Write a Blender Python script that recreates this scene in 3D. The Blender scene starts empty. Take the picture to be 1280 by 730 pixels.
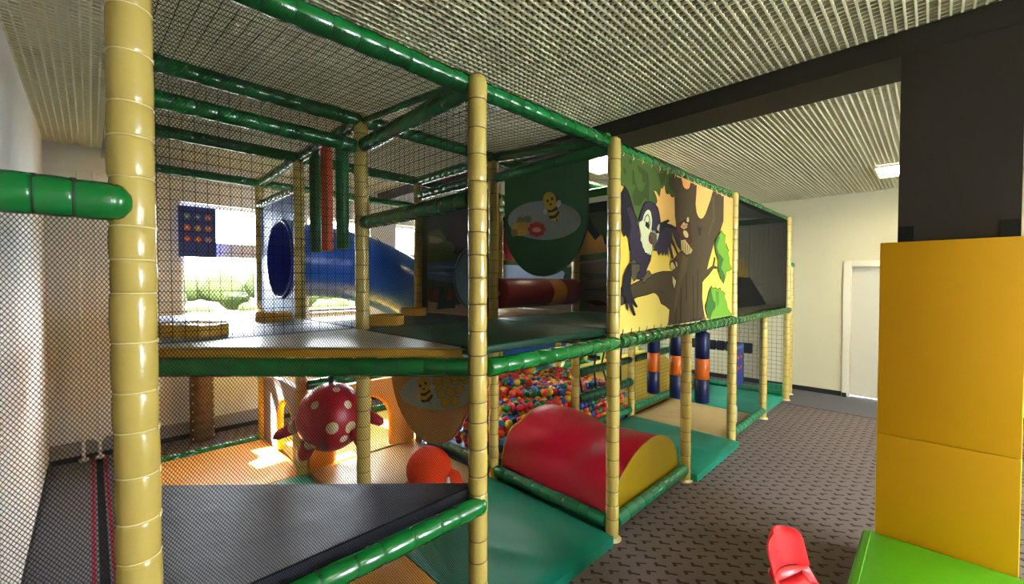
EXPO = 0.38
import bpy, bmesh, math, random
from mathutils import Vector, Matrix, geometry
rnd = random.Random(7)
PI = math.pi
C = bpy.context.scene.collection
S = bpy.context.scene

# ------------------------------------------------------------------ colours and materials
def lin(c):
    o = []
    for v in c[:3]:
        v /= 255.0
        o.append(v / 12.92 if v <= .04045 else ((v + .055) / 1.055) ** 2.4)
    return (o[0], o[1], o[2], 1.0)

def mat(name, rgb, rough=.5, spec=.5, emit=None, strength=0, bump=None, vary=None, metal=0, gain=1.0, coat=0):
    m = bpy.data.materials.new(name)
    m.use_nodes = True
    nt = m.node_tree
    b = nt.nodes['Principled BSDF']
    c = lin(rgb)
    c = (min(1, c[0] * gain), min(1, c[1] * gain), min(1, c[2] * gain), 1)
    b.inputs['Base Color'].default_value = c
    b.inputs['Roughness'].default_value = rough
    b.inputs['Specular IOR Level'].default_value = spec
    b.inputs['Metallic'].default_value = metal
    if coat:
        b.inputs['Coat Weight'].default_value = coat
        b.inputs['Coat Roughness'].default_value = .12
    if emit:
        b.inputs['Emission Color'].default_value = lin(emit)
        b.inputs['Emission Strength'].default_value = strength
    if bump or vary:
        tc = nt.nodes.new('ShaderNodeTexCoord')
    if vary:
        sc, amt = vary
        n = nt.nodes.new('ShaderNodeTexNoise')
        n.inputs['Scale'].default_value = sc
        n.inputs['Detail'].default_value = 4
        r = nt.nodes.new('ShaderNodeMapRange')
        r.inputs['To Min'].default_value = 1 - amt
        r.inputs['To Max'].default_value = 1 + amt
        mx = nt.nodes.new('ShaderNodeMix')
        mx.data_type = 'RGBA'
        mx.blend_type = 'MULTIPLY'
        mx.inputs[0].default_value = 1
        mx.inputs[6].default_value = c
        nt.links.new(tc.outputs['Object'], n.inputs['Vector'])
        nt.links.new(n.outputs['Fac'], r.inputs['Value'])
        nt.links.new(r.outputs['Result'], mx.inputs[7])
        nt.links.new(mx.outputs[2], b.inputs['Base Color'])
    if bump:
        sc, amt = bump
        n2 = nt.nodes.new('ShaderNodeTexNoise')
        n2.inputs['Scale'].default_value = sc
        n2.inputs['Detail'].default_value = 3
        bp = nt.nodes.new('ShaderNodeBump')
        bp.inputs['Strength'].default_value = amt
        bp.inputs['Distance'].default_value = .01
        nt.links.new(tc.outputs['Object'], n2.inputs['Vector'])
        nt.links.new(n2.outputs['Fac'], bp.inputs['Height'])
        nt.links.new(bp.outputs['Normal'], b.inputs['Normal'])
    return m

_art = {}
def artmat(rgb):
    k = tuple(rgb)
    if k not in _art:
        _art[k] = mat('print_%d_%d_%d' % k, rgb, rough=.8, spec=.15, gain=1.05)
    return _art[k]

TAN = mat('tan_vinyl', (202, 177, 94), .27, .5, bump=(22, .22), vary=(3, .06), coat=.25)
TANTIE = mat('tan_tie', (232, 214, 150), .35)
TANDARK = mat('tan_seam', (92, 74, 40), .6)
GREEN = mat('green_vinyl', (14, 108, 44), .24, .5, bump=(24, .18), vary=(4, .08), coat=.3)
GREENTIE = mat('dark_green_tie', (6, 40, 16), .5)
TEALRAIL = mat('teal_green_vinyl', (24, 118, 78), .28, .5, bump=(24, .18), coat=.25)
BLACK = mat('black_cord', (14, 14, 15), .7, .3)
BLACKNET = mat('black_net_cord', (13, 13, 13), .75, .2)
METAL = mat('galvanised_steel', (170, 170, 165), .35, metal=.9)
BLACKVINYL = mat('black_vinyl', (58, 60, 71), .33, .5, bump=(9, .35), vary=(5, .15))
GREENMAT = mat('green_mat_vinyl', (14, 122, 98), .33, .5, bump=(3.2, .5), vary=(2.5, .08))
DECKGREEN = mat('deck_dark_green', (16, 74, 48), .5, .4, bump=(5, .2))
SLATE = mat('deck_slate', (58, 66, 76), .4, .5)
BEIGEMAT = mat('beige_mat_vinyl', (206, 172, 112), .4, .5, bump=(3, .3), vary=(2, .06))
ORANGEMAT = mat('orange_mat_vinyl', (226, 152, 48), .4, .5, bump=(4, .25))
YELLOWMAT = mat('yellow_mat_vinyl', (226, 184, 60), .4, .5, bump=(4, .2))
TEALMAT = mat('teal_mat_vinyl', (30, 150, 124), .35, .5, bump=(4, .3))
WOOD = mat('pale_deck_board', (222, 212, 196), .3, .5)
DECKYELLOW = mat('mustard_edge', (214, 160, 44), .45)
RED = mat('red_vinyl', (178, 22, 44), .33, .5, bump=(3, .5), vary=(3, .1))
OLIVE = mat('olive_yellow_vinyl', (156, 126, 8), .45, .45, bump=(6, .2))
YELLOWPAD = mat('deep_yellow_vinyl', (243, 180, 0), .5, .4, bump=(5, .25), vary=(2, .04))
LIME = mat('lime_green_vinyl', (84, 160, 10), .45, .45, bump=(5, .25))
DARKWALL = mat('anthracite_cloth', (58, 53, 49), .85, .3, bump=(7, .25), vary=(3, .08))
BEAMM = mat('dark_beam_paint', (44, 40, 36), .6, .4)
NAVY = mat('navy_vinyl', (16, 28, 74), .4, .5, bump=(14, .2))
ORANGE = mat('orange_vinyl', (222, 106, 18), .4, .5, bump=(14, .15))
BLUEPL = mat('blue_plastic', (28, 92, 196), .28, .5, coat=.3)
BLUEDEEP = mat('deep_blue_plastic', (18, 62, 190), .3, .5, coat=.3)
REDPL = mat('red_plastic', (226, 44, 48), .36, .5)
WALLM = mat('cream_plaster', (208, 198, 162), .85, .2, bump=(60, .08), vary=(1.2, .02))
WALLW = mat('white_plaster', (238, 235, 228), .85, .2, bump=(60, .08))
WHITE = mat('white_paint', (236, 234, 226), .5)
CASING = mat('cream_casing_paint', (226, 217, 190), .5)
DOORM = mat('pale_door_paint', (212, 205, 182), .55)
BASEB = mat('black_skirting', (26, 26, 26), .5)
GREYST = mat('grey_stone_ledge', (150, 146, 138), .6)
LOUV = mat('ceiling_louver', (218, 212, 174), .6, .3)
SLAB = mat('ceiling_slab', (86, 82, 62), .9, .1)  # darkened to stand in for shade inside the louver gaps
POSTER = mat('blue_poster', (44, 62, 132), .5)
OCTO = mat('dark_red_vinyl', (176, 24, 40), .35, .5, bump=(10, .2))
CREAM = mat('cream_dot', (236, 222, 176), .5)
PLUSH = mat('orange_red_plush', (232, 62, 14), .9, .2, bump=(90, .6))
GREYPANEL = mat('grey_panel', (150, 138, 140), .6)
BROWN = mat('brown_pad', (92, 66, 36), .6, bump=(20, .3))
LAMP = mat('lamp_diffuser', (255, 250, 235), .5, emit=(255, 246, 214), strength=24)

def glass_mat():
    m = bpy.data.materials.new('window_glass')
    m.use_nodes = True
    nt = m.node_tree
    for n in list(nt.nodes):
        nt.nodes.remove(n)
    o = nt.nodes.new('ShaderNodeOutputMaterial')
    t = nt.nodes.new('ShaderNodeBsdfTransparent')
    g = nt.nodes.new('ShaderNodeBsdfGlossy')
    g.inputs['Roughness'].default_value = .02
    x = nt.nodes.new('ShaderNodeMixShader')
    x.inputs[0].default_value = .008
    nt.links.new(t.outputs[0], x.inputs[1])
    nt.links.new(g.outputs[0], x.inputs[2])
    nt.links.new(x.outputs[0], o.inputs[0])
    return m
GLASS = glass_mat()

def carpet_mat():
    m = bpy.data.materials.new('patterned_carpet')
    m.use_nodes = True
    nt = m.node_tree
    L = nt.links.new
    b = nt.nodes['Principled BSDF']
    b.inputs['Roughness'].default_value = .95
    b.inputs['Specular IOR Level'].default_value = .1
    tc = nt.nodes.new('ShaderNodeTexCoord')
    sp = nt.nodes.new('ShaderNodeSeparateXYZ')
    L(tc.outputs['Object'], sp.inputs[0])
    X, Y = sp.outputs[0], sp.outputs[1]
    def M(op, a, b_=None, c=None):
        n = nt.nodes.new('ShaderNodeMath')
        n.operation = op
        for i, v in enumerate((a, b_, c)):
            if v is None:
                continue
            if isinstance(v, (int, float)):
                n.inputs[i].default_value = v
            else:
                L(v, n.inputs[i])
        return n.outputs[0]
    PY, PX = .078, .1
    row = M('FLOOR', M('DIVIDE', Y, PY))
    ly = M('SUBTRACT', Y, M('MULTIPLY', M('ADD', row, .5), PY))
    xs = M('ADD', X, M('MULTIPLY', row, .076))
    col = M('FLOOR', M('DIVIDE', xs, PX))
    lx = M('SUBTRACT', xs, M('MULTIPLY', M('ADD', col, .5), PX))
    s_ = M('MULTIPLY', M('SUBTRACT', lx, ly), .707)
    q_ = M('MULTIPLY', M('ADD', lx, ly), .707)
    def box(a, ca, wa, b2, cb, wb):
        return M('MULTIPLY', M('LESS_THAN', M('ABSOLUTE', M('SUBTRACT', a, ca)), wa), M('LESS_THAN', M('ABSOLUTE', M('SUBTRACT', b2, cb)), wb))
    tick = box(s_, -.019, .0105, q_, .006, .018)
    tail = box(s_, .006, .030, M('ADD', q_, M('MULTIPLY', s_, .3)), -.004, .0078)
    par = M('MODULO', M('ABSOLUTE', M('ADD', row, col)), 2)
    tail2 = box(s_, .004, .026, M('ADD', q_, M('MULTIPLY', s_, .1)), .014, .0058)
    mt = M('MAXIMUM', tick, M('MULTIPLY', tail, M('SUBTRACT', 1, par)))
    mt = M('MAXIMUM', mt, M('MULTIPLY', tail2, par))
    # field bounded by the border near the left and right walls
    inf = M('MULTIPLY', M('GREATER_THAN', X, .12), M('LESS_THAN', X, 6.86))
    mt = M('MULTIPLY', mt, inf)
    no = nt.nodes.new('ShaderNodeTexNoise')
    no.inputs['Scale'].default_value = 260
    no.inputs['Detail'].default_value = 2
    L(tc.outputs['Object'], no.inputs['Vector'])
    no2 = nt.nodes.new('ShaderNodeTexNoise')
    no2.inputs['Scale'].default_value = 1.6
    L(tc.outputs['Object'], no2.inputs['Vector'])
    base = nt.nodes.new('ShaderNodeMix'); base.data_type = 'RGBA'
    base.inputs[6].default_value = lin((98, 86, 80)); base.inputs[7].default_value = lin((134, 122, 118))
    L(M('ADD', M('MULTIPLY', no.outputs['Fac'], .7), M('MULTIPLY', no2.outputs['Fac'], .3)), base.inputs[0])
    plain = nt.nodes.new('ShaderNodeMix'); plain.data_type = 'RGBA'
    L(inf, plain.inputs[0])
    plain.inputs[6].default_value = lin((104, 103, 106))
    L(base.outputs[2], plain.inputs[7])
    def line(a, c0, w):
        return M('LESS_THAN', M('ABSOLUTE', M('SUBTRACT', a, c0)), w)
    prev = plain.outputs[2]
    for fac, colr in ((mt, (70, 55, 50)), (line(X, 6.87, .012), (70, 34, 34)), (line(X, 0.03, .022), (30, 28, 30)), (line(X, -.015, .009), (150, 40, 60)), (line(X, .072, .009), (150, 40, 60))):
        mx = nt.nodes.new('ShaderNodeMix'); mx.data_type = 'RGBA'
        L(fac, mx.inputs[0]); L(prev, mx.inputs[6]); mx.inputs[7].default_value = lin(colr)
        prev = mx.outputs[2]
    L(prev, b.inputs['Base Color'])
    bp = nt.nodes.new('ShaderNodeBump'); bp.inputs['Strength'].default_value = .3; bp.inputs['Distance'].default_value = .003
    L(no.outputs['Fac'], bp.inputs['Height']); L(bp.outputs['Normal'], b.inputs['Normal'])
    return m
CARPET = carpet_mat()

def sky_print():
    m = bpy.data.materials.new('mural_sky_print')
    m.use_nodes = True
    nt = m.node_tree
    b = nt.nodes['Principled BSDF']
    b.inputs['Roughness'].default_value = .45
    tc = nt.nodes.new('ShaderNodeTexCoord'); sp = nt.nodes.new('ShaderNodeSeparateXYZ'); r = nt.nodes.new('ShaderNodeValToRGB'); mr = nt.nodes.new('ShaderNodeMapRange')
    mr.inputs['From Min'].default_value = 1.36; mr.inputs['From Max'].default_value = 2.56
    nt.links.new(tc.outputs['Object'], sp.inputs[0]); nt.links.new(sp.outputs[2], mr.inputs['Value']); nt.links.new(mr.outputs[0], r.inputs[0]); nt.links.new(r.outputs[0], b.inputs['Base Color'])
    r.color_ramp.elements[0].position = 0; r.color_ramp.elements[0].color = lin((236, 214, 104))
    r.color_ramp.elements[1].position = 1; r.color_ramp.elements[1].color = lin((244, 166, 84))
    e = r.color_ramp.elements.new(.45); e.color = lin((240, 204, 70))
    return m
SKYP = sky_print()

# ------------------------------------------------------------------ mesh building
class MB:
    def __init__(s):
        s.v, s.f, s.mi, s.sm, s.mats = [], [], [], [], []
    def m(s, mt):
        if mt not in s.mats:
            s.mats.append(mt)
        return s.mats.index(mt)
    def add(s, vs, fs, mt, smooth=False):
        k = len(s.v); i = s.m(mt)
        s.v += [tuple(v) for v in vs]
        for f in fs:
            s.f.append([a + k for a in f]); s.mi.append(i); s.sm.append(smooth)
    def box(s, x0, x1, y0, y1, z0, z1, mt):
        s.add([(x0, y0, z0), (x1, y0, z0), (x1, y1, z0), (x0, y1, z0), (x0, y0, z1), (x1, y0, z1), (x1, y1, z1), (x0, y1, z1)],
              [(3, 2, 1, 0), (4, 5, 6, 7), (0, 1, 5, 4), (1, 2, 6, 5), (2, 3, 7, 6), (3, 0, 4, 7)], mt)
    def rings(s, cs, mt, smooth=True, cap=True):
        """cs: list of rings (lists of points), all the same length"""
        n = len(cs[0]); vs = [p for r in cs for p in r]; fs = []
        for i in range(len(cs) - 1):
            for k in range(n):
                fs.append((i * n + k, i * n + (k + 1) % n, (i + 1) * n + (k + 1) % n, (i + 1) * n + k))
        s.add(vs, fs, mt, smooth)
        if cap:
            s.add(cs[0], [tuple(reversed(range(n)))], mt, False)
            s.add(cs[-1], [tuple(range(n))], mt, False)
    def tube(s, pts, r, mt, n=8, cap=True, radii=None):
        pts = [Vector(p) for p in pts]; cs = []; u = None
        for i, p in enumerate(pts):
            t = (pts[min(i + 1, len(pts) - 1)] - pts[max(i - 1, 0)]).normalized()
            if u is None:
                a = Vector((0, 0, 1)) if abs(t.z) < .9 else Vector((1, 0, 0))
                u = t.cross(a).normalized()
            else:
                u = (u - t * u.dot(t)).normalized()
            w = t.cross(u); rr = radii[i] if radii else r
            cs.append([p + (u * math.cos(2 * PI * k / n) + w * math.sin(2 * PI * k / n)) * rr for k in range(n)])
        s.rings(cs, mt, True, cap)
    def ellipsoid(s, c, rad, mt, nu=20, nv=12, rot=None):
        c = Vector(c); vs = []; fs = []
        for j in range(nv + 1):
            th = PI * j / nv
            for i in range(nu):
                ph = 2 * PI * i / nu
                p = Vector((rad[0] * math.sin(th) * math.cos(ph), rad[1] * math.sin(th) * math.sin(ph), rad[2] * math.cos(th)))
                if rot: p = rot @ p
                vs.append(c + p)
        for j in range(nv):
            for i in range(nu):
                fs.append((j * nu + i, (j + 1) * nu + i, (j + 1) * nu + (i + 1) % nu, j * nu + (i + 1) % nu))
        s.add(vs, fs, mt, True)
    def prism(s, poly, fn, d0, d1, mt):
        """extrude a 2-D outline; fn(u, v, d) gives the 3-D point"""
        n = len(poly)
        vs = [fn(u, v, d0) for u, v in poly] + [fn(u, v, d1) for u, v in poly]
        tr = geometry.tessellate_polygon([[Vector((u, v, 0)) for u, v in poly]])
        fs = [tuple(t) for t in tr] + [tuple(a + n for a in reversed(t)) for t in tr]
        fs += [(k, (k + 1) % n, n + (k + 1) % n, n + k) for k in range(n)]
        s.add(vs, fs, mt)
    def flat(s, poly, fn, d, mt):
        tr = geometry.tessellate_polygon([[Vector((u, v, 0)) for u, v in poly]])
        s.add([fn(u, v, d) for u, v in poly], [tuple(t) for t in tr], mt)
    def build(s, name, parent=None, bevel=0, origin=None):
        me = bpy.data.meshes.new(name)
        vs = s.v
        if origin:
            o = Vector(origin); vs = [tuple(Vector(v) - o) for v in s.v]
        me.from_pydata(vs, [], s.f)
        for mt in s.mats: me.materials.append(mt)
        me.polygons.foreach_set('material_index', s.mi)
        me.polygons.foreach_set('use_smooth', s.sm)
        me.update()
        o = bpy.data.objects.new(name, me); C.objects.link(o)
        if origin: o.location = origin
        if parent: o.parent = parent; 
        if bevel:
            b = o.modifiers.new('b', 'BEVEL'); b.width = bevel; b.segments = 3; b.limit_method = 'ANGLE'; b.angle_limit = math.radians(40)
            b.harden_normals = False
            for p in me.polygons: p.use_smooth = True
        return o

def tag(o, label=None, cat=None, group=None, kind=None):
    if label: o['label'] = label
    if cat: o['category'] = cat
    if group: o['group'] = group
    if kind: o['kind'] = kind
    return o

def empty(name, label, cat, group=None, loc=(0, 0, 0)):
    o = bpy.data.objects.new(name, None); C.objects.link(o); o.location = loc
    return tag(o, label, cat, group)

def structure(name, mb, **k):
    return tag(mb.build(name, **k), kind='structure')

def rel(parent, o):
    """keep a child built in world coordinates in place under its parent"""
    o.parent = parent
    o.matrix_parent_inverse = Matrix.Translation(-Vector(parent.location))
    return o

# a foam sleeve over a steel tube: bulging segments pinched by ties
def sleeve(mb, p0, p1, r=.0435, mt=None, tie=None, pitch=.107, n=14, knobs=False, tie_w=.0026, tie_r=.935, dome0=False, dome1=False, seed=0):
    rg = random.Random(seed * 31 + int(abs(p0[0]) * 100 + abs(p0[1]) * 10))
    p0, p1 = Vector(p0), Vector(p1); d = p1 - p0; L = d.length; t = d / L
    a = Vector((0, 0, 1)) if abs(t.z) < .9 else Vector((1, 0, 0))
    u = t.cross(a).normalized(); w = t.cross(u)
    ns = max(1, round(L / pitch)); sl = [pitch * (1 + rg.uniform(-.22, .22)) for _ in range(ns)]
    k = L / sum(sl); sl = [x * k for x in sl]
    cs = []; pos = 0; joints = []
    prof = ((0, .925), (.035, .965), (.1, .995), (.5, 1.015), (.9, .995), (.965, .965))
    for i in range(ns):
        ox, oy = rg.uniform(-.0012, .0012), rg.uniform(-.0012, .0012); rr = rg.uniform(.985, 1.015)
        for f, q in prof:
            if i == 0 and f == 0 and dome0:
                for g in (.0, .35, .7, .9):
                    ang = g * PI / 2
                    cs.append((pos - r * .8 * math.cos(ang), max(.02, math.sin(ang)) * r * .98, 0, 0))
            cs.append((pos + f * sl[i], r * q * (rr if f else 1), ox if .01 < f else 0, oy if .01 < f else 0))
        pos += sl[i]
        if i < ns - 1: joints.append(pos)
    cs.append((L, r * .925, 0, 0))
    if dome1:
        for g in (.9, .7, .35, 0):
            ang = g * PI / 2
            cs.append((L + r * .8 * math.cos(ang), max(.02, math.sin(ang)) * r * .98, 0, 0))
    ring = []
    for s_, q, ox, oy in cs:
        c = p0 + t * s_ + u * ox + w * oy
        ring.append([c + (u * math.cos(2 * PI * j / n) + w * math.sin(2 * PI * j / n)) * q * (1 + .006 * math.sin(3 * j + s_ * 60)) for j in range(n)])
    mb.rings(ring, mt)
    if tie:
        for s_ in joints:
            c = p0 + t * s_
            rs = []
            for ds, q in ((-tie_w, tie_r), (-tie_w * .5, tie_r + .045), (tie_w * .5, tie_r + .045), (tie_w, tie_r)):
                rs.append([c + t * ds + (u * math.cos(2 * PI * j / n) + w * math.sin(2 * PI * j / n)) * r * q for j in range(n)])
            mb.rings(rs, tie, cap=False)
            if knobs:
                ka = rg.uniform(0, .8) + (PI * 1.15 if knobs == 1 else knobs)
                for da in (0, .45):
                    e = u * math.cos(ka + da) + w * math.sin(ka + da); g = t.cross(e)
                    q0 = c + e * r * .97
                    vs = [q0 + g * a_ * .004 + t * b_ * .0055 + e * c_ * .003 for a_ in (-1, 1) for b_ in (-1, 1) for c_ in (-1, 1)]
                    mb.add(vs, [(0, 1, 3, 2), (4, 6, 7, 5), (0, 4, 5, 1), (2, 3, 7, 6), (0, 2, 6, 4), (1, 5, 7, 3)], tie)

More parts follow.
